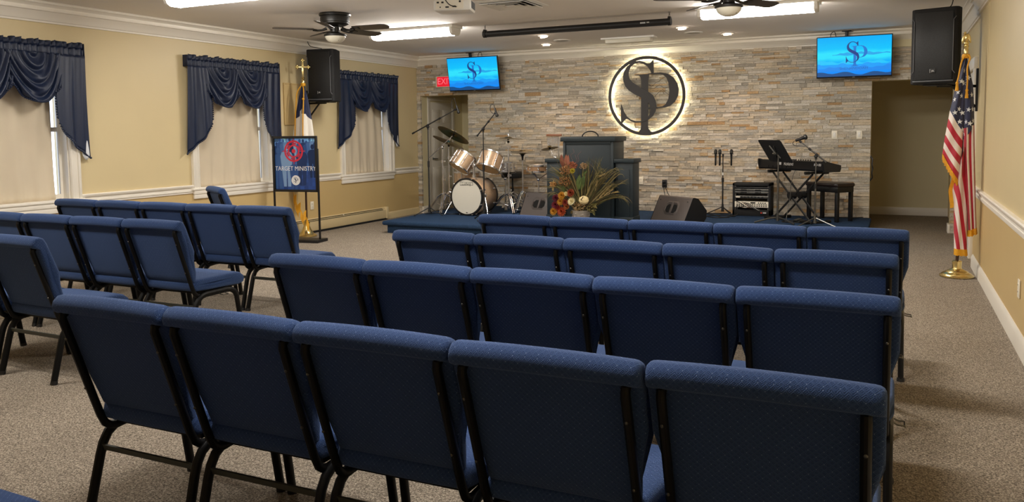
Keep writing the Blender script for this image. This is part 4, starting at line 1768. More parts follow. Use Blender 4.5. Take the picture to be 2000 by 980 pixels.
def fringe(f, p, n):
    prev = None
    for i in range(n + 1):
        a = f(*p(i / n))
        b = a + Vector((.008 * math.sin(i * 2.1), -.006, -.052 + .006 * math.sin(i * 3.3)))
        V = [m.v(a + Vector((0, -.006, .008))), m.v(b)]
        if prev:
            m._f([prev[0], V[0], V[1], prev[1]])
        prev = V


fringe(pos1, lambda t: (t, 1.0), 30)
m.build('gold_fringe', 'gold', fl, smooth=0, solid_t=.004)
m = MB()
fringe(pos3, lambda t: (t, 1.0), 16)
m.build('gold_fringe', 'gold', fl, smooth=0, solid_t=.004)
m = MB()
fringe(pos4, lambda t: (t, 1.0), 16)
m.build('gold_fringe', 'gold', fl, smooth=0, solid_t=.004)
m = MB()
for i in range(16):
    v = .05 + .42 * i / 16
    a, b = pos4(0, v), pos4(0, v + .42 / 16)
    m.face([a, b, b + Vector((-.032, -.004, -.01)), a + Vector((-.032, -.004, -.01))])
m.build('gold_fringe', 'gold', fl, smooth=0, solid_t=.004)
m = MB()
for pts in ([(.02, -.02, 2.09), (-.015, -.045, 2.03), (-.03, -.055, 1.95), (-.04, -.06, 1.88), (-.05, -.065, 1.84)], [(.02, -.02, 2.09), (.05, -.05, 2.06), (.03, -.07, 1.97), (.033, -.075, 1.86), (.03, -.08, 1.77)]):
    m.tube(smooth_path(pts), .0065, 8)
    e = Vector(pts[-1])
    m.lathe([(.007, 0), (.014, -.012), (.01, -.024), (.016, -.085)], c=e, axis=(0, 0, 1), seg=10)
m.lathe([(.03, -.02), (.036, 0), (.03, .02)], c=(.02, 0, 2.075), seg=12)
m.build('gold_cord', 'gold', fl)

cf_ = thing('church_flag', 'white flag with navy corner and gold cord behind the poster easel', 'flag', (-7.39, 8.92, 0))
m = MB()
m.lathe([(.13, 0), (.138, .006), (.138, .02), (.118, .028), (.09, .05), (.06, .10), (.045, .14), (.04, .15), (.042, .21), (.034, .215), (.018, .22)], seg=36)
m.build('base', 'brass', cf_)
MB().cyl((0, 0, .15), (.015, 0, 2.14), .0145, .0125, 14).build('pole', 'wood_pole', cf_)
m = MB()
m.T = Matrix.Translation((.015, 0, 2.12)) @ Matrix.Rotation(.69, 4, 'Z') @ Matrix.Scale(1.12, 4)
m.lathe([(.018, -.01), (.02, .03), (.012, .045), (.022, .06), (.01, .075)], seg=14)
m.box((0, 0, .17), (.022, .016, .2), bev=.003)
m.box((0, 0, .195), (.12, .016, .022), bev=.003)
for p in ((-.066, .195), (.066, .195), (0, .275)):
    for q in ((0, 0), (.014, 0), (-.014, 0), (0, .014), (0, -.014)):
        m.ball((p[0] + q[0], 0, p[1] + q[1]), .0115, 8, 6)
m.build('cross_finial', 'brass', cf_)
m = MB()


def cone(u, v):
    a = 2 * PI * u
    r = poly_at([(0, .02), (.12, .06), (.28, .1), (.48, .135), (.75, .12), (1, .07)], v)[0]
    r *= 1 + .22 * math.sin(a * 5 + v * 2)
    z = 2.08 - 1.42 * v - .05 * math.sin(a + .5) * v
    return (.01 + r * math.cos(a) - .02 * v, .7 * r * math.sin(a), z)


def cone_c(u, v):
    a = (u * 2 * PI) % (2 * PI)
    lim = .28 + .03 * math.sin(a * 2 + .4) - (.05 if 4.5 < a < 4.95 else 0)
    return '1c2547' if v < lim + .02 else 'e9e4da'


m.grid(cone, 120, 150, closed_u=True, colfn=cone_c)
m.build('cloth', 'col', cf_, smooth=2)
m = MB()
for k in range(7):
    a = -2.5 + k * .28
    z0 = .62 - k * .055
    p = Vector((math.cos(a) * .15 - .03, math.sin(a) * .12, z0))
    q = Vector((math.cos(a + .28) * .14 - .03, math.sin(a + .28) * .11, z0 - .055 + (.09 if k % 2 else -.05)))
    m.face([p, q, q + Vector((0, -.01, -.13)), p + Vector((0, -.01, -.13))])
m.build('gold_fringe', 'gold', cf_, smooth=0, solid_t=.004)
m = MB()
m.tube(smooth_path([(.015, -.02, 2.1), (-.04, -.06, 2.0), (-.05, -.08, 1.85), (-.06, -.10, 1.6), (-.06, -.12, 1.3)]), .008, 8)
m.tube(smooth_path([(.015, -.02, 2.1), (.06, -.05, 2.02), (.075, -.08, 1.85), (.08, -.11, 1.6), (.08, -.12, 1.3)]), .008, 8)
m.lathe([(.03, -.02), (.036, 0), (.03, .02)], c=(.015, 0, 2.1), seg=12)
m.ball((.07, -.075, 1.9), .018, 8, 6)
m.build('gold_cord', 'gold', cf_)

# =================================================================== STAGE: PULPIT, FLOWERS, MONITORS
t = thing('pulpit', 'tall charcoal wooden pulpit with lower side wings, centre of the stage', 'pulpit', (-3.735, 10.3, ZS))
m = MB()
m.box((0, .225, .56), (.716, .45, 1.12), bev=.004)
m.box((0, -.006, .05), (.74, .46, .1), bev=.006)
for s_ in (-1, 1):
    m.box((s_ * .34, -.006, .6), (.035, .014, 1.0), bev=.003)
m.box((0, -.006, 1.09), (.64, .014, .05), bev=.003)
m.build('center_cabinet', 'charcoal', t)
m = MB()
m.box((0, .215, 1.135), (.775, .51, .06), bev=.006)
m.box((0, .215, 1.16), (.745, .48, .02), bev=.004)
m.build('top_board', 'charcoal', t)
for s_ in (-1, 1):
    m = MB()
    m.box((s_ * .495, .17, .41), (.235, .30, .82), bev=.004)
    m.box((s_ * .495, .012, .4), (.15, .014, .66), bev=.003)
    m.box((s_ * .495, .165, .05), (.255, .325, .1), bev=.006)
    w_ = m.build('side_wing', 'charcoal', t)
    MB().box((s_ * .497, .165, .845), (.275, .345, .052), bev=.006).build('wing_cap', 'charcoal', w_)
m = MB()
m.tube([(-.005 + math.cos(a) * .115, .1, 1.165 + math.sin(a) * .075) for a in [PI * i / 14 for i in range(15)]], .009, 8)
m.build('arched_handle', 'black', t)

fl_ = thing('flower_arrangement', 'autumn arrangement of dried grasses, mums and a pale gourd before the pulpit', 'flowers', (-3.70, 9.92, ZS))
random.seed(21)


def fp(zx, zy, dy=0.0):
    """arrangement drawing units to metres: x across, z up"""
    return Vector(((zx - 380) * .00142, dy, (915 - zy) * .00136 + .11))


m = MB()
m.lathe([(.06, 0), (.085, .0), (.10, .06), (.115, .15), (.12, .2), (.125, .215), (.105, .215), (.1, .18)], seg=28)
for k in range(60):
    a, z = random.uniform(0, 2 * PI), random.uniform(.01, .2)
    r = .085 + .17 * z
    m.ball((math.cos(a) * r, math.sin(a) * r, z), random.uniform(.008, .016), 6, 4)
m.build('stone_pot', 'terracotta', fl_)


def blade(m, p0, p1, p2, w, n=12):
    P = bez(p0, Vector(p0).lerp(Vector(p1), .6), p1, p2, n)
    prev = None
    for i, p in enumerate(P):
        q = i / n
        ww = w * (1 - q) ** .6 + .0006
        t_ = (P[min(i + 1, n)] - P[max(i - 1, 0)]).normalized()
        sx = Vector((t_.z, random.uniform(-.1, .1), -t_.x))
        sx = sx.normalized() if sx.length > .01 else Vector((1, 0, 0))
        a = m.v(p - sx * ww)
        b = m.v(p + sx * ww)
        c = m.v(p + Vector((0, -.002, 0)))
        if prev:
            m._f([prev[0], prev[2], c, a])
            m._f([prev[2], prev[1], b, c])
        prev = (a, b, c)


GC = ['4c4a2c', '5d5a36', '736b42', '3c4128', '85784a', '94845a', '343d26', '5b4f32', '4a3b28']
base = fp(400, 850)
m = MB()
tips = [((640, 480), (470, 330)), ((470, 430), (478, 335)), ((560, 400), (600, 470)), ((610, 400), (640, 500)), ((690, 380), (755, 450)), ((770, 400), (745, 500)), ((700, 520), (660, 640)), ((760, 520), (808, 565)),
        ((760, 640), (812, 770)), ((700, 640), (800, 720)), ((700, 560), (725, 625)), ((560, 500), (640, 510)), ((620, 600), (690, 590)), ((600, 560), (560, 480)), ((520, 500), (545, 345)), ((430, 400), (435, 380)),
        ((150, 560), (0, 650)), ((120, 640), (40, 720)), ((170, 420), (85, 440)), ((150, 500), (60, 540)), ((180, 450), (95, 470)), ((230, 480), (150, 320)), ((200, 600), (95, 620)), ((160, 700), (105, 760)), ((180, 380), (210, 290)), ((300, 400), (150, 350)), ((250, 560), (75, 590))]
for (a, b) in tips:
    for k in range(9):
        j = lambda s: random.uniform(-s, s)
        dy = j(.16)
        m.col(random.choice(GC))
        blade(m, base + Vector((j(.05), j(.05), j(.02))), fp(a[0] + j(35), a[1] + j(35), dy * .6), fp(b[0] + j(30), b[1] + j(30), dy), random.uniform(.003, .006))
for k in range(80):           # fuller tuft fanning to both sides and behind
    a = random.uniform(0, 2 * PI)
    rr = random.uniform(.18, .5)
    m.col(random.choice(GC))
    e = Vector((math.cos(a) * rr, abs(math.sin(a)) * rr * .45 - .08, random.uniform(.3, .62)))
    blade(m, base, base + Vector((e.x * .4, e.y * .4, .42)), base + e, .005)
o_ = m.build('dried_grass', 'colmatte', fl_, smooth=0)
o_['kind'] = 'stuff'
# seed heads: feathery plumes leaning right
m = MB()
for (zx, zy, ex, ey) in ((560, 720, 700, 590), (540, 740, 690, 640), (530, 650, 560, 560), (600, 700, 740, 650), (640, 480, 600, 500), (125, 545, 130, 640)):
    a, b = fp(zx, zy, -.05), fp(ex, ey, -.09)
    for k in range(26):
        p = a.lerp(b, random.random())
        m.col(random.choice(['a8935f', '97835a', 'b59d6a', '8a7448']))
        d = (b - a).normalized() * .05 + Vector((random.uniform(-.02, .02), random.uniform(-.02, .02), random.uniform(-.015, .02)))
        blade(m, p, p + d * .5, p + d, .004, 3)
m.build('seed_plume', 'colmatte', fl_, smooth=0)['kind'] = 'stuff'


def mum(zx, zy, r, col, dy=-.10, col2=None):
    c = fp(zx, zy, dy)
    m = MB()
    n_ = Vector((random.uniform(-.2, .2), -1, random.uniform(.1, .5))).normalized()
    M3 = frame_from(n_)
    for ring, (k, tilt) in enumerate(((15, .05), (13, .4), (11, .75), (8, 1.1), (5, 1.4))):
        rr = r * (1 - .14 * ring)
        m.col(col2 if (col2 and ring % 2) else col)
        for i in range(k):
            a = 2 * PI * i / k + ring * .4
            d = (M3 @ Vector((math.cos(a), math.sin(a), 0))) * math.cos(tilt) + n_ * math.sin(tilt)
            sd = n_.cross(d).normalized()
            w_ = r * .17
            m.face([c, c + d * rr * .55 - sd * w_, c + d * rr + n_ * r * .12, c + d * rr * .55 + sd * w_])
    m.ball(c - n_ * r * .1, r * .35, 8, 6)
    m.build('blossom', 'colmatte', fl_, smooth=0)


for zx, zy, r, c, c2 in ((165, 722, .058, '641a2c', '4c1222'), (160, 788, .062, '741f2a', '571422'), (222, 695, .058, 'c08a28', 'a86c1c'), (210, 752, .062, 'c28c2a', 'aa741e'), (312, 668, .062, '8f3d1e', '6f2a16'), (266, 678, .035, 'ead9a4', 'd8c27e'),
                         (318, 750, .060, 'efe6c2', 'd9c98f'), (255, 762, .055, '6e2420', '8b3a26'), (222, 850, .074, 'b04e24', '93381c'), (142, 850, .06, 'c48f2c', 'b0741e'), (185, 815, .045, 'a2301f', '7d1f1a'), (330, 458, .042, 'b7a02c', '8f8426'), (270, 800, .05, '9a5a2a', '7d4020')):
    mum(zx, zy, r, c, -.11, c2)
# dried hydrangea and statice clusters
for zx, zy, n, r, cs in ((250, 455, 46, 55, ['a87a52', '95683f', 'b98d62']), (240, 560, 50, 60, ['8a6038', '9d7447', '7a5330']), (320, 405, 40, 40, ['a05a40', 'b06a4a', '8d5038']), (425, 410, 30, 36, ['a98a66', '8f7250']), (125, 590, 30, 30, ['b98d55', 'a87a45']), (380, 800, 40, 60, ['b99d72', 'a0845a', '8c6f48']), (500, 810, 30, 55, ['8b8150', '7a6f40'])):
    m = MB()
    for k in range(int(n * 2.4)):
        a, q = random.uniform(0, 2 * PI), math.sqrt(random.random())
        m.col(random.choice(cs))
        m.ball(fp(zx + math.cos(a) * q * r, zy + math.sin(a) * q * r * .8, -.06 + random.uniform(-.05, .03)), random.uniform(.005, .010), 6, 4)
    m.build('dried_cluster', 'colmatte', fl_, smooth=0)
# broad leaves
for zx, zy, ex, ey, w_, c in ((225, 430, 215, 300, .030, '8d5444'), (255, 430, 285, 305, .034, '9b6350'), (265, 430, 262, 300, .03, 'a46a55'), (395, 640, 440, 490, .035, '4f6136'), (370, 640, 395, 490, .035, '5c6e3e'), (400, 620, 425, 520, .04, '46552f'), (400, 500, 470, 455, .02, '4b5a30'), (250, 640, 160, 600, .02, '5b5a35'), (260, 680, 220, 600, .03, '4c5530'),
                              (500, 800, 560, 760, .02, '6a6338'), (510, 820, 540, 880, .02, '5d5a34'), (330, 840, 360, 800, .025, 'c9ae84'), (345, 800, 400, 770, .02, 'b79a6e'), (290, 870, 330, 840, .02, '7a6a44')):
    a, b = fp(zx, zy, -.05), fp(ex, ey, -.09)
    m = MB().col(c)
    P = bez(a, a.lerp(b, .3) + Vector((0, -.02, 0)), a.lerp(b, .7) + Vector((0, -.02, 0)), b, 8)
    dr_ = (b - a).normalized()
    sx = Vector((dr_.z, 0, -dr_.x))
    prev = None
    for i, p in enumerate(P):
        ww = w_ * math.sin(PI * (.06 + .94 * i / 8)) + .001
        V = [m.v(p - sx * ww), m.v(p + Vector((0, .006, 0))), m.v(p + sx * ww)]
        if prev:
            m._f([prev[0], V[0], V[1], prev[1]])
            m._f([prev[1], V[1], V[2], prev[2]])
        prev = V
    m.build('leaf', 'colmatte', fl_, smooth=0)
m = MB().col('e3cf9b')
c = fp(440, 735, -.12)
m.lathe([(.004, -.052), (.03, -.05), (.055, -.03), (.066, 0), (.058, .03), (.035, .048), (.01, .05)], c=c, axis=(.15, -.35, 1), seg=20)
g = m.build('gourd', 'colmatte', fl_)
m = MB()
m.tube(smooth_path([c + Vector((.0, -.03, .045)), c + Vector((.01, -.06, .05)), c + Vector((.005, -.075, .03)), c + Vector((-.01, -.075, .02)), c + Vector((.0, -.07, .005))]), .005, 6)
m.build('stem', 'wood_pole', g)
m = MB().col('7b5a5a')
for k in range(3):
    p = [fp(300 + 10 * k, 430, -.02)]
    for i in range(6):
        p.append(p[-1] + Vector((random.uniform(-.03, .05), 0, random.uniform(.01, .05))))
    m.tube(smooth_path(p), .0022, 5)
m.build('curly_twig', 'colmatte', fl_)


def wedge(x, y, rz, W, label):
    t = thing('floor_monitor', label, 'speaker', (x, y, ZS), rz, 'stage floor monitors')
    pr = [(0, 0), (.02, -.0), (.36, 0), (.41, .06), (.42, .16), (.27, .325), (.20, .345), (.17, .338)]
    m = MB()
    m.prism([(p, q) for p, q in pr], basis((-W / 2, 0, 0), (0, 1, 0), (0, 0, 1), (1, 0, 0)), W)
    bmesh.ops.recalc_face_normals(m.bm, faces=list(m.bm.faces))
    c = m.build('cabinet', 'wedge', t, smooth=.35)
    md = c.modifiers.new('edge', 'BEVEL')
    md.width = .008
    md.segments = 2
    m = MB()
    m.prism(pr, basis((-W / 2 - .004, 0, .0), (0, 1, 0), (0, 0, 1), (1, 0, 0)), .004)
    m.prism(pr, basis((W / 2, 0, .0), (0, 1, 0), (0, 0, 1), (1, 0, 0)), .004)
    bmesh.ops.recalc_face_normals(m.bm, faces=list(m.bm.faces))
    m.build('side_panel', 'black', t, smooth=.35)
    n_ = Vector((0, -.338, .17)).normalized()
    up = Vector((0, .17, .338)).normalized()
    H = lambda u, v, d: Vector((0, 0, 0)) + Vector((u, 0, 0)) + up * v + n_ * d
    m = MB()
    oc = lambda rx, rz_, ch: [(-rx + ch, -rz_), (rx - ch, -rz_), (rx, -rz_ + ch), (rx, rz_ - ch), (rx - ch, rz_), (-rx + ch, rz_), (-rx, rz_ - ch), (-rx, -rz_ + ch)]
    A_, B_ = oc(.14, .1, .045), oc(.115, .077, .036)
    a = [m.v(H(p, q + .215, .001)) for p, q in A_]
    b = [m.v(H(p, q + .215, .012)) for p, q in B_]
    c2 = [m.v(H(p * .96, q * .96 + .19, .002)) for p, q in B_]
    m.bridge(a, b)
    m.bridge(b, c2)
    m.box(H(0, .215, .006), (.03, .016, .15), rot=Matrix.Rotation(-.466, 3, 'X'), bev=.004)
    bmesh.ops.recalc_face_normals(m.bm, faces=list(m.bm.faces))
    hd = m.build('handle_cup', 'wedge', t, smooth=.4)
    m = MB()
    for s_ in (-1, 1):
        Q = [(s_ * .02, -.07), (s_ * .078, -.07), (s_ * .109, -.04), (s_ * .109, .04), (s_ * .078, .07), (s_ * .02, .07)]
        V = [H(p, q + .215, .0025) for p, q in Q]
        m.face(V if s_ > 0 else V[::-1])
    m.build('handle_recess', 'dark', hd, smooth=0)
    m = MB()
    for p, q in ((-W * .42, .32), (W * .40, .32)):
        m.ball(H(p, q, .002), .008, 8, 5)
    m.build('bolt', 'black', t)


wedge(-2.78, 10.74, -.60, .66, 'grey floor monitor speaker to the right of the pulpit')
wedge(-4.73, 10.78, -.28, .62, 'grey floor monitor speaker between the drum kit and the pulpit')

# =================================================================== DRUM KIT
def drum_shell(t, c, ax, r, L, mat='drum', lugs=8, hoop='chrome', heads=('drumhead', 'clear_head'), lugw=.05, ring=.006):
    """shell, hoops, heads and lugs around the axis ax centred on c (bottom -> top)"""
    ax = Vector(ax).normalized()
    c = Vector(c)
    M3 = frame_from(ax)
    MB().lathe([(r * .97, -L / 2), (r, -L / 2 + .004), (r, L / 2 - .004), (r * .97, L / 2)], c=c, axis=ax, seg=40, cap=False).build('shell', mat, t)
    for s_ in (-1, 1):
        MB().lathe([(r + .004, s_ * (L / 2) - .012), (r + .012, s_ * (L / 2) - .010), (r + .012, s_ * (L / 2) + .010), (r + .002, s_ * (L / 2) + .014), (r - .004, s_ * (L / 2) + .008), (r + .004, s_ * (L / 2) - .012)], c=c, axis=ax, seg=40, cap=False).build('hoop', hoop, t)
        MB().lathe([(.0005, s_ * (L / 2 + .002)), (r, s_ * (L / 2 + .002)), (r, s_ * (L / 2)), (.0005, s_ * (L / 2))], c=c, axis=ax, seg=40, cap=False).build('drum_head', heads[0] if s_ > 0 else heads[1], t)
    for i in range(lugs):
        a = 2 * PI * (i + .5) / lugs
        o = c + M3 @ Vector((math.cos(a) * (r + .008), math.sin(a) * (r + .008), 0))
        m = MB()
        m.ball(o, .012, 8, 6, (1, 1, lugw / .024 * .6), M3)
        m.cyl(o + ax * (L / 2 + .012), o - ax * (L / 2 + .012), .0035, seg=6)
        m.build('lug', 'chrome', t)


def tripod(m, c, h, spread, a0, r=.008, n=3, double=False):
    """three legs from the pole at height h to the floor"""
    c = Vector(c)
    for k in range(n):
        a = a0 + 2 * PI * k / n
        d = Vector((math.cos(a), math.sin(a), 0))
        sd = Vector((-d.y, d.x, 0)) * .012
        for q in ((-1, 1) if double else (0,)):
            m.tube([c + Vector((0, 0, h)) + sd * q, c + Vector((0, 0, h * .8)) + d * spread * .35 + sd * q, c + d * spread + Vector((0, 0, .012)) + sd * q], r, 6)
        m.tube([c + Vector((0, 0, h * .35)), c + d * spread * .55 + Vector((0, 0, h * .47))], r * .8, 6)


def feet(t, c, spread, a0, n=3):
    c = Vector(c)
    for k in range(n):
        a = a0 + 2 * PI * k / n
        m = MB()
        m.ball(c + Vector((math.cos(a) * spread, math.sin(a) * spread, .013)), .016, 8, 6, (1, 1, .8))
        m.build('rubber_foot', 'black', t)


# bass drum: origin under its front head
t = thing('bass_drum', 'champagne bass drum with a white front head, lying on the blue stage', 'drum', (-5.78, 10.62, ZS), -.07)
R_ = .28
M3 = frame_from((0, 1, 0))
MB().lathe([(R_ - .008, .03), (R_ - .008, .43)], c=(0, 0, R_ + .004), axis=(0, 1, 0), seg=56, cap=False).build('shell', 'drum', t, solid_t=.008)
for y in (.018, .44):
    MB().lathe([(R_ - .022, y - .02), (R_ + .002, y - .018), (R_ + .002, y + .018), (R_ - .01, y + .022), (R_ - .022, y - .02)], c=(0, 0, R_ + .004), axis=(0, 1, 0), seg=56, cap=False).build('hoop', 'black', t)
h_ = MB().lathe([(.0005, .006), (R_ - .02, .006), (R_ - .02, .012), (.0005, .012)], c=(0, 0, R_ + .004), axis=(0, 1, 0), seg=56, cap=False).build('front_head', 'drumhead', t)
MB().lathe([(.0005, .45), (R_ - .02, .45), (R_ - .02, .446), (.0005, .446)], c=(0, 0, R_ + .004), axis=(0, 1, 0), seg=40, cap=False).build('batter_head', 'drumhead', t)
m = MB().col('26221d')
ww, hh = .15, .034
zc = .475
m.prism([(-.116, -.022), (.116, -.017), (.111, .027), (-.111, .032)], basis((0, .0055, zc), (1, 0, 0), (0, 0, 1), (0, -1, 0)), .0008)
m.col('d9d4c6')
m.prism([(-.109, -.015), (.109, -.012), (.105, .022), (-.105, .026)], basis((0, .0045, zc), (1, 0, 0), (0, 0, 1), (0, -1, 0)), .0008)
m.col('26221d')
m.text('Ludwig', basis((0, .0035, zc + .002), (1, 0, 0), (.12, 0, 1), (0, -1, 0)), .058, .0006, 1.0)
m.box((0, .0035, .045), (.03, .001, .012))
m.build('badge', 'col', h_, smooth=0)
for i in range(8):
    a = 2 * PI * (i + .5) / 8
    p = Vector((math.cos(a) * (R_ + .006), 0, R_ + .004 + math.sin(a) * (R_ + .006)))
    m = MB()
    for y in (.1, .36):
        m.ball(p + Vector((0, y, 0)) * 1.0, .013, 8, 6, (1, 2.2, 1))
    m.cyl(p + Vector((0, -.03, 0)), p + Vector((0, .12, 0)), .004, seg=6)
    m.cyl(p + Vector((0, .34, 0)), p + Vector((0, .49, 0)), .004, seg=6)
    m.box(p + Vector((0, -.018, 0)), (.016, .02, .016), bev=.003)
    m.build('lug', 'chrome', t)
for s_ in (-1, 1):
    m = MB()
    m.tube([(s_ * .26, .1, .30), (s_ * .34, .03, .12), (s_ * .38, -.02, .012)], .007, 8)
    m.box((s_ * .268, .1, .31), (.03, .05, .05), bev=.006)
    m.ball((s_ * .38, -.02, .012), .012, 8, 6)
    m.build('spur', 'chrome', t)
m = MB()
m.cyl((0, .22, .55), (0, .22, .80), .016)
m.cyl((0, .22, .56), (0, .22, .6), .03)
m.box((0, .22, .74), (.06, .05, .06), bev=.01)
m.tube([(0, .22, .74), (-.09, .2, .77), (-.16, .18, .76)], .011, 8)
m.tube([(0, .22, .74), (.09, .2, .77), (.15, .18, .76)], .011, 8)
m.build('tom_mount', 'chrome', t)

t = thing('tom_drum', 'tilted champagne tom drum above the left side of the bass drum', 'drum', (-5.955, 10.85, .97), 0, 'rack toms')
drum_shell(t, (0, 0, 0), (.36, .48, .80), .165, .235)
t = thing('tom_drum', 'tilted champagne tom drum above the right side of the bass drum', 'drum', (-5.495, 10.86, .975), 0, 'rack toms')
drum_shell(t, (0, 0, 0), (.13, .46, .88), .175, .235)
t = thing('floor_tom', 'champagne floor tom standing behind the bass drum', 'drum', (-6.19, 11.4, ZS))
drum_shell(t, (0, 0, .42), (0, 0, 1), .20, .38)
for k in range(3):
    a = .6 + k * 2 * PI / 3
    m = MB()
    m.tube([(math.cos(a) * .215, math.sin(a) * .215, .6), (math.cos(a) * .215, math.sin(a) * .215, .12), (math.cos(a) * .24, math.sin(a) * .24, .012)], .007, 8)
    m.ball((math.cos(a) * .24, math.sin(a) * .24, .012), .012, 8, 6)
    m.build('leg', 'chrome', t)


def cymbal(name, loc, n, r, label, mat='cymbal', grp=None):
    t = thing(name, label, 'cymbal', loc, 0, grp)
    prof = [(.006, .022), (.03, .021), (r * .2, .012), (r * .24, .004), (r * .6, -.006), (r, -.016), (r, -.0175), (r * .6, -.008), (r * .24, .002), (r * .2, .010), (.03, .019), (.006, .02)]
    MB().lathe(prof, axis=n, seg=48, cap=False).build('bow', mat, t)
    m = MB()
    nn = Vector(n).normalized()
    m.cyl(nn * .018, nn * .05, .012, .009, 10)
    m.cyl(nn * .05, nn * .065, .016, .01, 6)
    m.build('wing_nut', 'chrome', t)
    m = MB()
    m.cyl(nn * -.03, nn * .012, .016, .013, 12)
    m.build('felt_washer', 'black', t)
    return t


def cymbal_stand(x, y, top, label, a0, boom=None, spread=.26):
    t = thing('cymbal_stand', label, 'stand', (x, y, ZS), 0, 'chrome cymbal stands')
    m = MB()
    h = top - ZS
    m.cyl((0, 0, .06), (0, 0, h * .5), .0125)
    m.cyl((0, 0, h * .5), (0, 0, h * .78), .010)
    m.cyl((0, 0, h * .78), (0, 0, h), .008)
    m.build('pole', 'chrome', t)
    for q in (.5, .78, .30):
        m = MB()
        m.cyl((0, 0, h * q - .022), (0, 0, h * q + .022), .02, seg=12)
        m.cyl((0, 0, h * q), (.045, -.02, h * q), .006, seg=8)
        m.box((.05, -.022, h * q), (.012, .008, .03), bev=.003)
        m.build('height_clamp', 'chrome', t)
    m = MB()
    tripod(m, (0, 0, 0), .30, spread, a0, .0075, double=True)
    m.build('tripod_legs', 'chrome', t)
    feet(t, (0, 0, 0), spread, a0)
    if boom:
        m = MB()
        a, b = Vector(boom[0]) - Vector((x, y, ZS)), Vector(boom[1]) - Vector((x, y, ZS))
        m.cyl(a, b, .0085)
        m.ball((0, 0, h), .026, 10, 8)
        m.cyl((0, 0, h), (.05, -.03, h), .007)
        m.build('boom_arm', 'chrome', t)
    else:
        m = MB()
        m.ball((0, 0, h - .05), .02, 10, 8)
        m.build('tilter', 'black', t)


cymbal_stand(-6.41, 11.02, 1.19, 'chrome boom cymbal stand nearest the vestibule opening', .9, ((-6.63, 10.98, 1.03), (-6.235, 11.05, 1.375)), .30)
cymbal('crash_cymbal', (-6.22, 11.05, 1.39), (.30, .44, .85), .27, 'tilted bronze crash cymbal, uppermost at the left of the drum kit', grp='cymbals')
cymbal_stand(-6.49, 11.36, 1.26, 'thin chrome stand behind the boom stand, under the lower left cymbal', .2, None, .22)
cymbal('ride_cymbal', (-6.49, 11.36, 1.275), (.40, .10, .90), .27, 'tilted cymbal seen edge on, below the uppermost left cymbal', grp='cymbals')
cymbal_stand(-5.40, 11.3, 1.315, 'chrome cymbal stand to the right of the tom drums', 1.2, None, .30)
cymbal('crash_cymbal', (-5.40, 11.3, 1.325), (.02, .02, 1), .255, 'flat bronze cymbal on the tall stand right of the tom drums', grp='cymbals')

t = thing('hi_hat', 'hi hat pair of cymbals on a chrome stand in front of the stone wall', 'cymbal', (-5.254, 11.5, ZS))
for s_ in (1, -1):
    MB().lathe([(.006, s_ * .02), (.04, s_ * .02), (.055, s_ * .008), (.195, -s_ * .0), (.197, -s_ * .002), (.05, s_ * .005), (.006, s_ * .014)], c=(0, 0, .925 + s_ * .012), seg=40, cap=False).build('hi_hat_cymbal', 'cymbal', t)
m = MB()
m.lathe([(.008, .78), (.014, .82), (.018, .86), (.04, .9), (.012, .902)], seg=16)
m.build('cymbal_seat', 'black', t)
m = MB()
m.cyl((0, 0, .06), (0, 0, .82), .011)
m.cyl((0, 0, .8), (0, 0, 1.06), .004)
m.cyl((0, 0, .95), (0, 0, .985), .012)
m.build('pole', 'chrome', t)
m = MB()
tripod(m, (0, 0, 0), .32, .27, .5, .0075, double=True)
m.build('tripod_legs', 'chrome', t)
m = MB()
m.box((0, -.14, .03), (.08, .28, .012), rot=Matrix.Rotation(-.14, 3, 'X'), bev=.003)
m.build('foot_pedal', 'chrome', t)

t = thing('drum_throne', 'round black drum stool behind the drum kit', 'stool', (-5.667, 12.0, ZS))
MB().lathe([(.16, .49), (.18, .50), (.185, .53), (.18, .575), (.15, .595), (.01, .6)], seg=36).build('seat', 'black', t)
m = MB()
m.cyl((0, 0, .1), (0, 0, .5), .014)
m.cyl((0, 0, .27), (0, 0, .33), .022)
m.build('pole', 'black', t)
m = MB()
tripod(m, (0, 0, 0), .26, .24, .2, .009, double=True)
m.build('tripod_legs', 'chrome', t)


def snare(loc, r, L, zt, mat, label, ax=(0, 0, 1), lugs=8):
    t = thing('snare_drum', label, 'drum', (loc[0], loc[1], zt), 0, 'snare drums')
    drum_shell(t, (0, 0, 0), ax, r, L, mat, lugs)
    s = thing('snare_stand', label.replace('snare drum', 'tripod stand under the snare drum'), 'stand', (loc[0], loc[1], ZS), 0, 'snare drum stands')
    h = zt - ZS - L / 2 - .02
    m = MB()
    for k in range(3):
        a = .4 + 2 * PI * k / 3
        d = Vector((math.cos(a), math.sin(a), 0))
        m.tube([(0, 0, h - .1), d * r * .7 + Vector((0, 0, h - .02)), d * (r + .02) + Vector((0, 0, h - .01)), d * (r + .02) + Vector((0, 0, h + .03))], .007, 6)
    m.ball((0, 0, h - .1), .026, 10, 8)
    m.build('basket', 'chrome', s)
    m = MB()
    m.cyl((0, 0, .05), (0, 0, h - .1), .011)
    m.cyl((0, 0, h * .5 - .02), (0, 0, h * .5 + .02), .018)
    m.build('pole', 'chrome', s)
    m = MB()
    tripod(m, (0, 0, 0), .26, .24, 1.0, .0075, double=True)
    m.build('tripod_legs', 'chrome', s)


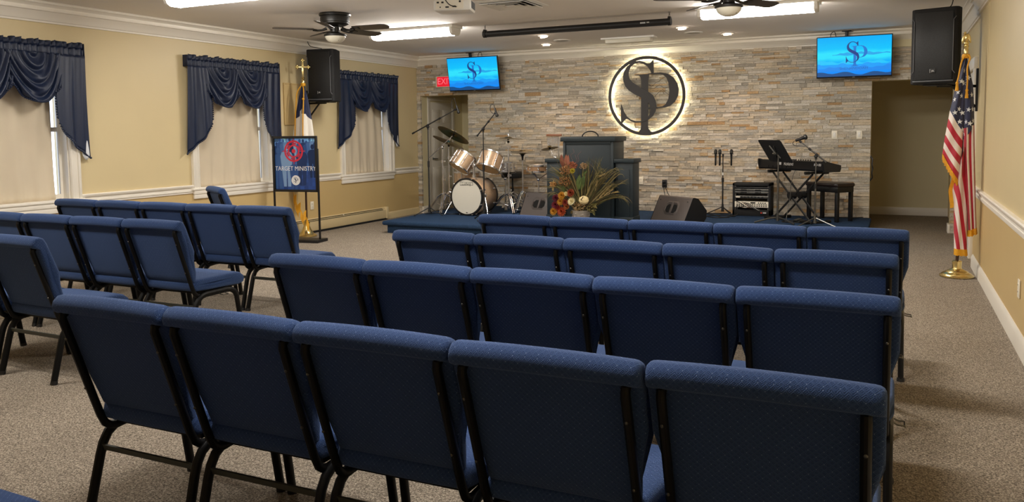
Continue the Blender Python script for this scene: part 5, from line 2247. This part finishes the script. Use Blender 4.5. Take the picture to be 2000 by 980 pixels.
snare((-5.63, 11.65), .15, .12, .855, 'chrome', 'chrome snare drum in front of the black drum stool')
WD = solid('striped_maple_shell', 'b08a68', .3, .1, var=.9, vscale=9)
snare((-4.77, 11.0), .165, .085, .875, WD, 'brown and cream snare drum at the left edge of the pulpit')
cymbal('splash_cymbal', (-4.67, 11.2, 1.18), (-.22, .12, .97), .13, 'small splash cymbal just left of the pulpit', grp='cymbals')
t = thing('splash_stand', 'thin bent arm stand holding the small splash cymbal by the pulpit', 'stand', (-4.53, 11.2, ZS))
m = MB()
m.tube(smooth_path([(0, 0, .05), (0, 0, .7), (-.02, 0, .84), (-.08, 0, .88), (-.125, 0, .98), (-.138, 0, 1.0)]), .006, 8)
m.build('pole', 'chrome', t)
m = MB()
tripod(m, (0, 0, 0), .26, .22, .4, .007)
m.build('tripod_legs', 'chrome', t)
t = thing('bar_chimes', 'row of silver bar chimes hung from a wooden bar, left of the pulpit', 'chimes', (-4.72, 11.5, ZS))
MB().box((0, 0, 1.185), (.25, .03, .034), bev=.006).build('wooden_bar', solid('reddish_wood', '87583c', .5, var=.2, vscale=12), t)
for k in range(20):
    x = -.11 + k * .0105
    m = MB()
    m.cyl((x, 0, 1.166), (x, 0, 1.15), .0008, seg=5)
    m.cyl((x, 0, 1.15), (x, 0, 1.15 - .11 - .003 * k), .0036, seg=8)
    m.build('chime', 'chrome', t)
m = MB()
m.cyl((.06, .03, .06), (.06, .03, 1.2), .009)
m.box((.06, .018, 1.185), (.03, .04, .03), bev=.004)
m.build('pole', 'chrome', t)
m = MB()
tripod(m, (.06, .03, 0), .28, .25, .2, .007)
m.build('tripod_legs', 'chrome', t)


# =================================================================== MICROPHONES AND STANDS
def mic_stand(x, y, ztop, label, a0, boom=None, spread=.30, mat='cord'):
    t = thing('microphone_stand', label, 'stand', (x, y, ZS), 0, 'microphone stands')
    h = ztop - ZS
    m = MB()
    m.cyl((0, 0, .05), (0, 0, h * .58), .011)
    m.cyl((0, 0, h * .58), (0, 0, h), .0075)
    m.build('pole', mat, t)
    m = MB()
    m.cyl((0, 0, h * .55), (0, 0, h * .62), .017)
    m.cyl((0, 0, h - .03), (0, 0, h + .01), .014)
    m.build('clutch', 'black', t)
    m = MB()
    for k in range(3):
        a = a0 + 2 * PI * k / 3
        d = Vector((math.cos(a), math.sin(a), 0))
        m.tube([Vector((0, 0, .12)), d * spread * .5 + Vector((0, 0, .065)), d * spread + Vector((0, 0, .012))], .008, 6)
    m.cyl((0, 0, .05), (0, 0, .16), .022, .014)
    m.build('tripod_legs', mat, t)
    feet(t, (0, 0, 0), spread, a0)
    if boom:
        a, b = [Vector(p) - Vector((x, y, ZS)) for p in boom]
        m = MB()
        m.cyl(a, a.lerp(b, .62), .0095)
        m.cyl(a.lerp(b, .62), b, .0065)
        m.cyl(a, a.lerp(b, .05), .013)
        m.build('boom_arm', mat, t)
        m = MB()
        m.ball((0, 0, h + .012), .024, 10, 8)
        m.cyl((0, -.03, h + .012), (0, .03, h + .012), .012)
        for q in (.35, .62, .98):
            p = a.lerp(b, q)
            m.cyl(p - (b - a).normalized() * .018, p + (b - a).normalized() * .018, .014)
        m.build('clutch', 'black', t)
    return t


def stick_mic(loc, ax, L, r, label, cable=None, name='microphone', grp=None, head=True, mat='black'):
    """body from loc along ax, head at the far end"""
    t = thing(name, label, 'microphone', loc, 0, grp)
    ax = Vector(ax).normalized()
    MB().lathe([(r * .6, 0), (r * .75, .005), (r * .8, L * .4), (r, L * .72), (r * 1.05, L * .74)], axis=ax, seg=16).build('body', mat, t)
    MB().lathe([(r * 1.05, L * .74), (r * 1.45, L * .77), (r * 1.5, L * .86), (r * 1.3, L * .95), (r * .7, L), (.001, L * 1.01)], axis=ax, seg=16).build('head_grille', 'grille', t)
    m = MB()
    m.lathe([(r * 1.5, L * .82), (r * 1.56, L * .825), (r * 1.56, L * .85), (r * 1.5, L * .855)], axis=ax, seg=16, cap=False)
    m.build('ring', 'steel', t)
    if cable:
        MB().tube(smooth_path(cable), .004, 6).build('cable', 'cord', t)
    return t


mic_stand(-6.354, 10.5, 1.498, 'tall black boom stand at the left end of the stage, arm rising right', 4.1, ((-6.63, 10.5, 1.409), (-5.853, 10.5, 1.765)), .24)
stick_mic((-5.853, 10.49, 1.82), (.32, 0, -.95), .13, .016, 'black microphone hanging from the left boom arm in front of the door', [(0, 0, 0), (-.02, 0, .06), (-.03, 0, .10), (-.07, .0, .08), (-.08, 0, -.02), (-.06, 0, -.06)], grp='drum microphones')
mic_stand(-5.266, 10.2, 1.4495, 'black boom stand directly in front of the drum kit', .6, ((-5.368, 10.2, 1.363), (-5.065, 10.2, 1.6935)), .22)
stick_mic((-5.076, 10.19, 1.757), (.32, 0, -.95), .13, .016, 'black microphone on the boom arm in front of the drum kit', [(0, 0, 0), (-.01, 0, .04), (-.05, 0, .05), (-.07, 0, .0), (-.06, 0, -.05), (-.02, 0, -.08)], grp='drum microphones')

t = mic_stand(-2.26, 11.95, 1.05, 'black stand with a crossbar holding three handheld microphones', 1.3, None, .24)
m = MB()
m.box((0, 0, .89), (.31, .03, .008), bev=.002)
for x in (-.105, -.045, .12):
    m.tube([(x + math.cos(a) * .02, math.sin(a) * .02, .893) for a in [i * PI / 8 for i in range(16)]], .004, 6, closed=True)
m.build('crossbar', 'black', t)
m = MB().col('d7d7d2')
m.cyl((0, 0, .58), (0, 0, .62), .0125)
m.build('tape_band', 'col', t)
for x, lb, c in ((-.105, 'handheld microphone, leftmost of three on the crossbar stand', 'black'), (-.045, 'handheld microphone, middle of three on the crossbar stand', 'black'), (.12, 'handheld microphone alone at the right end of the crossbar stand', 'black')):
    stick_mic((-2.26 + x, 11.948, .895), (0, 0, 1), .235, .0165, lb, None, 'handheld_microphone', 'handheld microphones')

# =================================================================== RACK, KEYBOARD, BENCH
t = thing('equipment_rack', 'black rack case of audio gear by the stone wall, left of the keyboard', 'rack', (-1.85, 11.93, ZS))
W, H, D = .53, .47, .36
m = MB()
m.box((-W / 2 + .015, D / 2, H / 2), (.03, D, H), bev=.006)
m.box((W / 2 - .015, D / 2, H / 2), (.03, D, H), bev=.006)
m.box((0, D / 2, H - .02), (W, D, .04), bev=.006)
m.box((0, D / 2, .045), (W, D, .09), bev=.006)
m.box((0, D - .01, H / 2), (W - .02, .02, H - .04))
m.build('case', 'black_rough', t)
for s_ in (-1, 1):
    MB().box((s_ * .228, .02, .26), (.018, .004, .34)).build('rack_rail', 'steel', t)


def unit(z, h, col_, d0=.012):
    m = MB()
    m.box((0, d0 + .1, z), (.44, .2, h - .003), bev=.002)
    m.box((0, d0, z), (.472, .006, h - .003), bev=.001)
    return m.build('rack_unit', col_, t)


u1 = unit(.405, .026, 'black')
for z in (.372, .336):
    u = unit(z, .034, 'steel')
    m = MB()
    for s_ in (-1, 1):
        m.box((s_ * .1 - .01, .008, z), (.085, .003, .02))
    m.build('display', 'dark', u)
    m = MB()
    for k in range(8):
        m.cyl((-.2 + k * .055, .009, z), (-.2 + k * .055, .003, z), .004, seg=8)
    m.build('knob', 'black', u)
u = unit(.272, .04, 'steel')
m = MB()
for k in range(7):
    m.cyl((-.14 + k * .048, .009, .272), (-.14 + k * .048, -.004, .272), .011, seg=12)
m.build('knob', 'black', u)
m = MB().col('e8e2d2')
m.box((-.19, .006, .272), (.06, .004, .02))
m.build('lit_meter', 'col', u)
u = unit(.165, .085, 'plate')
m = MB()
for r_ in range(2):
    for k in range(14):
        m.box((-.2 + k * .031, .008, .142 + r_ * .022), (.016, .004, .012))
m.box((.02, .008, .19), (.07, .004, .02))
m.build('button', 'black', u)
m = MB()
for k in range(4):
    m.cyl((.1 + k * .03, .009, .19), (.1 + k * .03, -.002, .19), .009, seg=12)
m.build('knob', 'steel', u)
for k, c in enumerate(('black', 'plate', 'wood_pole', 'black', 'steel')):
    z0 = .19 - k * .006
    m = MB()
    m.tube(smooth_path([(-.20 + k * .03, .005, z0), (-.19 + k * .04, -.05, z0 + .02), (-.1 + k * .05, -.07, z0 - .03 - .01 * k), (-.13 + k * .06, -.05, z0 - .06), (-.17 + k * .02, .0, .13)]), .005, 6)
    m.build('patch_cable', c, t)
MB().tube(smooth_path([(-.2, .0, .15), (-.19, -.07, .13), (-.17, -.08, .04), (-.22, -.09, .008), (-.32, -.12, .008)]), .006, 6).build('patch_cable', 'cord', t)
m = MB().col('1a1a1c')
m.box((.17, -.004, .045), (.1, .008, .05), bev=.002)
m.col('d23b2a')
m.box((.14, -.009, .05), (.02, .003, .016))
m.col('cfcfcf')
m.box((.185, -.009, .05), (.045, .003, .014))
m.build('maker_badge', 'col', t)

KY = math.radians(-43)
t = thing('keyboard', 'black digital stage piano seen from its back, on a crossed stand', 'keyboard', (-1.185, 11.50, 0), KY)
L_ = 1.26
kp = [(-.13, .885), (-.115, .865), (.12, .865), (.13, .885), (.13, .935), (.03, .955), (-.02, .985), (-.128, 1.0), (-.135, .99)]
m = MB()
m.prism(kp, basis((-L_ / 2 + .02, 0, 0), (0, 1, 0), (0, 0, 1), (1, 0, 0)), L_ - .04)
bmesh.ops.recalc_face_normals(m.bm, faces=list(m.bm.faces))
m.build('case', 'black', t, smooth=.35)
for s_ in (-1, 1):
    m = MB()
    m.prism([(-.145, .945), (-.125, .86), (.125, .86), (.14, .90), (.14, .945), (.0, .975), (-.13, 1.008), (-.145, 1.0)], basis((s_ * (L_ / 2 - .02), 0, 0), (0, 1, 0), (0, 0, 1), (1, 0, 0)), s_ * .03)
    bmesh.ops.recalc_face_normals(m.bm, faces=list(m.bm.faces))
    m.build('end_cheek', 'black', t, smooth=.35)
m = MB()
for k in range(52):
    m.box((-.58 + k * .0225, .075, .952), (.0215, .11, .012), bev=.001)
m.build('white_keys', 'white', t)
m = MB()
for k in range(52):
    if k % 7 in (0, 1, 3, 4, 5):
        m.box((-.58 + (k + .5) * .0225, .045, .962), (.011, .07, .014), bev=.001)
m.build('black_keys', 'black', t)
m = MB()
for k in range(9):
    m.cyl((-.05 + k * .045, -.06, .992), (-.05 + k * .045, -.06, 1.012), .008, seg=10)
m.build('control_knob', 'black', t)
m = MB()
for k in range(6):
    m.box((-.45 + k * .09, -.1365, .905), (.05, .004, .022))
m.build('rear_jacks', 'dark', t)
m = MB().col('c9c9c9')
KB = lambda x, z: basis((x, -.1345, z), (1, 0, 0), (0, .08, 1), (0, -1, .0))
m.text('Roland', KB(-.02, .95), .07, .0008, .95)
m.box((-.2, -.136, .95), (.075, .002, .035))
m.col('101012')
for k in range(3):
    m.box((-.222 + k * .022, -.1375, .95), (.003, .002, .03))
m.col('c9c9c9')
m.text('RD-88', KB(.52, .952), .05, .0008, .95)
m.build('lettering', 'col', t, smooth=0)

m = MB()
m.T = (Matrix.Translation((-1.185, 11.50, 0)) @ Matrix.Rotation(KY, 4, 'Z')).inverted()
m.tube(smooth_path([(-1.13, 11.38, .875), (-1.2, 11.36, .86), (-1.245, 11.36, .70), (-1.26, 11.36, .5), (-1.29, 11.34, .3), (-1.30, 11.32, ZS + .01)]), .0045, 6)
m.build('power_cord', 'steel', t)
t = thing('keyboard_stand', 'black double crossed keyboard stand under the digital piano', 'stand', (-1.185, 11.50, ZS), KY)
zt = .862 - ZS - .02
for o in (-.085, .085):
    for s_ in (-1, 1):
        m = MB()
        m.tube([(s_ * .36, o + s_ * .02, zt - .02), (-s_ * .38, o + s_ * .02, .02)], .016, 8, rx=.010, flat=(0, 1, 0))
        m.build('crossed_tube', 'cord', t)
    m = MB()
    m.cyl((0, o - .045, .35), (0, o + .045, .35), .05, seg=20)
    m.build('hinge_disc', 'black', t)
for s_ in (-1, 1):
    m = MB()
    m.cyl((s_ * .36, -.17, zt), (s_ * .36, .17, zt), .016)
    m.build('support_arm', 'cord', t)
    m = MB()
    m.cyl((s_ * .38, -.2, .018), (s_ * .38, .2, .018), .016)
    m.build('floor_tube', 'cord', t)
    for q in (-1, 1):
        MB().cyl((s_ * .36, q * .19, zt), (s_ * .36, q * .12, zt), .021).build('foam_pad', 'black', t)
        MB().cyl((s_ * .38, q * .22, .021), (s_ * .38, q * .15, .021), .021).build('rubber_foot', 'black', t)

t = thing('music_stand', 'black music stand with a solid desk, in front of the keyboard', 'stand', (-1.39, 11.15, ZS))
m = MB()
m.cyl((0, 0, .03), (0, 0, .55), .014)
m.cyl((0, 0, .55), (0, 0, .90), .010)
m.cyl((0, 0, .53), (0, 0, .58), .018)
m.build('pole', 'steel', t)
Wd = Vector((.66, -.75, 0)).normalized()
Dn = Vector((-.75, -.66, 0)).normalized()
Ud = (Vector((0, 0, 1)) * .83 + Dn * .56).normalized()
Nn = Wd.cross(Ud).normalized()
ctr = Vector((.0, .0, .955)) + Dn * .05
MD = basis(ctr, Wd, Ud, Nn)
m = MB()
w_, h_ = .255, .175
m.prism([(-w_ + .02, -h_), (w_ - .02, -h_), (w_, -h_ + .02), (w_, h_ - .02), (w_ - .02, h_), (-w_ + .02, h_), (-w_, h_ - .02), (-w_, -h_ + .02)], MD, .004)
m.box(MD @ Vector((0, -h_ + .003, -.03 if Nn.dot(Dn) > 0 else .03)), (2 * w_ - .02, .006, .06), rot=MD.to_3x3())
m.build('desk', 'black_rough', t, smooth=.3)
m = MB()
sg = 1 if Nn.dot(Dn) > 0 else -1
for s_ in (-1, 1):
    m.tube([MD @ Vector((s_ * .012, -.02, sg * .012)), MD @ Vector((s_ * .05, .09, sg * .008))], .012, 8, rx=.006)
    m.tube([MD @ Vector((s_ * .012, -.02, sg * .012)), MD @ Vector((s_ * .04, -.11, sg * .008))], .012, 8, rx=.006)
m.cyl(MD @ Vector((-.04, -.03, sg * .02)), MD @ Vector((.04, -.03, sg * .02)), .018)
m.tube([MD @ Vector((0, -.03, sg * .02)), (0, 0, .89)], .011)
m.build('desk_bracket', 'steel', t)
m = MB()
for k in range(3):
    a = 3.5 + 2 * PI * k / 3
    d = Vector((math.cos(a), math.sin(a), 0))
    m.tube([Vector((0, 0, .075)), d * .12 + Vector((0, 0, .06)), d * .30 + Vector((0, 0, .01))], .012, 6, rx=.006)
m.cyl((0, 0, .03), (0, 0, .1), .02)
m.build('tripod_legs', 'steel', t)

mic_stand(-.90, 10.85, 1.06, 'black boom stand in front of the keyboard bench, arm rising left', 3.9, ((-.778, 10.85, .997), (-1.095, 10.85, 1.26)), .28, 'steel')
stick_mic((-1.148, 10.85, 1.267), (.93, .0, .36), .15, .023, 'black microphone at the end of the boom arm above the keyboard', [(0, 0, 0), (-.02, 0, -.01), (-.03, 0, -.04), (.0, 0, -.065), (.06, 0, -.07), (.12, 0, -.075)])

t = thing('piano_bench', 'dark padded piano bench to the right of the keyboard stand', 'bench', (-.79, 11.73, ZS), math.radians(-37))
MB().box((0, 0, .49), (.55, .34, .055), bev=.022).build('seat_cushion', 'leather', t)
m = MB()
m.box((0, 0, .43), (.52, .31, .075), bev=.004)
m.build('apron', 'black', t)
for sx in (-1, 1):
    for sy in (-1, 1):
        MB().box((sx * .235, sy * .13, .20), (.045, .045, .40), bev=.004).build('leg', 'black', t)

# ---- loose things on the stage floor
rnd = random.Random(4)
CB = [('black cable coiled in loops on the stage beside the crossbar microphone stand', [(-2.75, 12.02), (-2.5, 11.95), (-2.3, 11.75), (-2.2, 11.6), (-2.05, 11.7), (-2.1, 11.9), (-2.3, 11.8), (-2.42, 11.6), (-2.25, 11.5), (-2.1, 11.6)]),
      ('black cable lying along the foot of the stone wall behind the right floor monitor', [(-2.9, 12.1), (-2.6, 12.0), (-2.45, 12.05), (-2.2, 12.12)]),
      ('black cable trailing over the stage under the keyboard stand', [(-1.55, 11.7), (-1.4, 11.5), (-1.25, 11.35), (-1.05, 11.45), (-1.0, 11.3), (-1.2, 11.2), (-1.35, 11.3), (-1.1, 11.55)]),
      ('black cable running from the piano bench to the passage opening', [(-.95, 12.0), (-.8, 12.02), (-.68, 12.08), (-.5, 12.1), (-.38, 12.14)]),
      ('black cable on the stage floor at the foot of the left boom stand', [(-6.5, 10.6), (-6.35, 10.75), (-6.1, 10.7), (-5.95, 10.85), (-6.05, 11.0)])]
for lb, pts in CB:
    P = smooth_path([(x, y, ZS + .007 + (.006 if i % 3 == 1 else 0)) for i, (x, y) in enumerate(pts)], 8)
    tag(MB().tube(P, .006, 6).build('floor_cable', 'cord', None), lb, 'cable', 'cables on the stage')
t = thing('sustain_pedal', 'small black pedal box on the stage under the keyboard', 'pedal', (-1.12, 11.3, ZS), -.6)
m = MB()
m.box((0, 0, .016), (.11, .16, .032), bev=.008)
m.build('pedal_base', 'black', t)
m = MB()
m.box((0, -.05, .045), (.06, .11, .012), rot=Matrix.Rotation(.14, 3, 'X'), bev=.004)
m.build('treadle', 'steel', t)
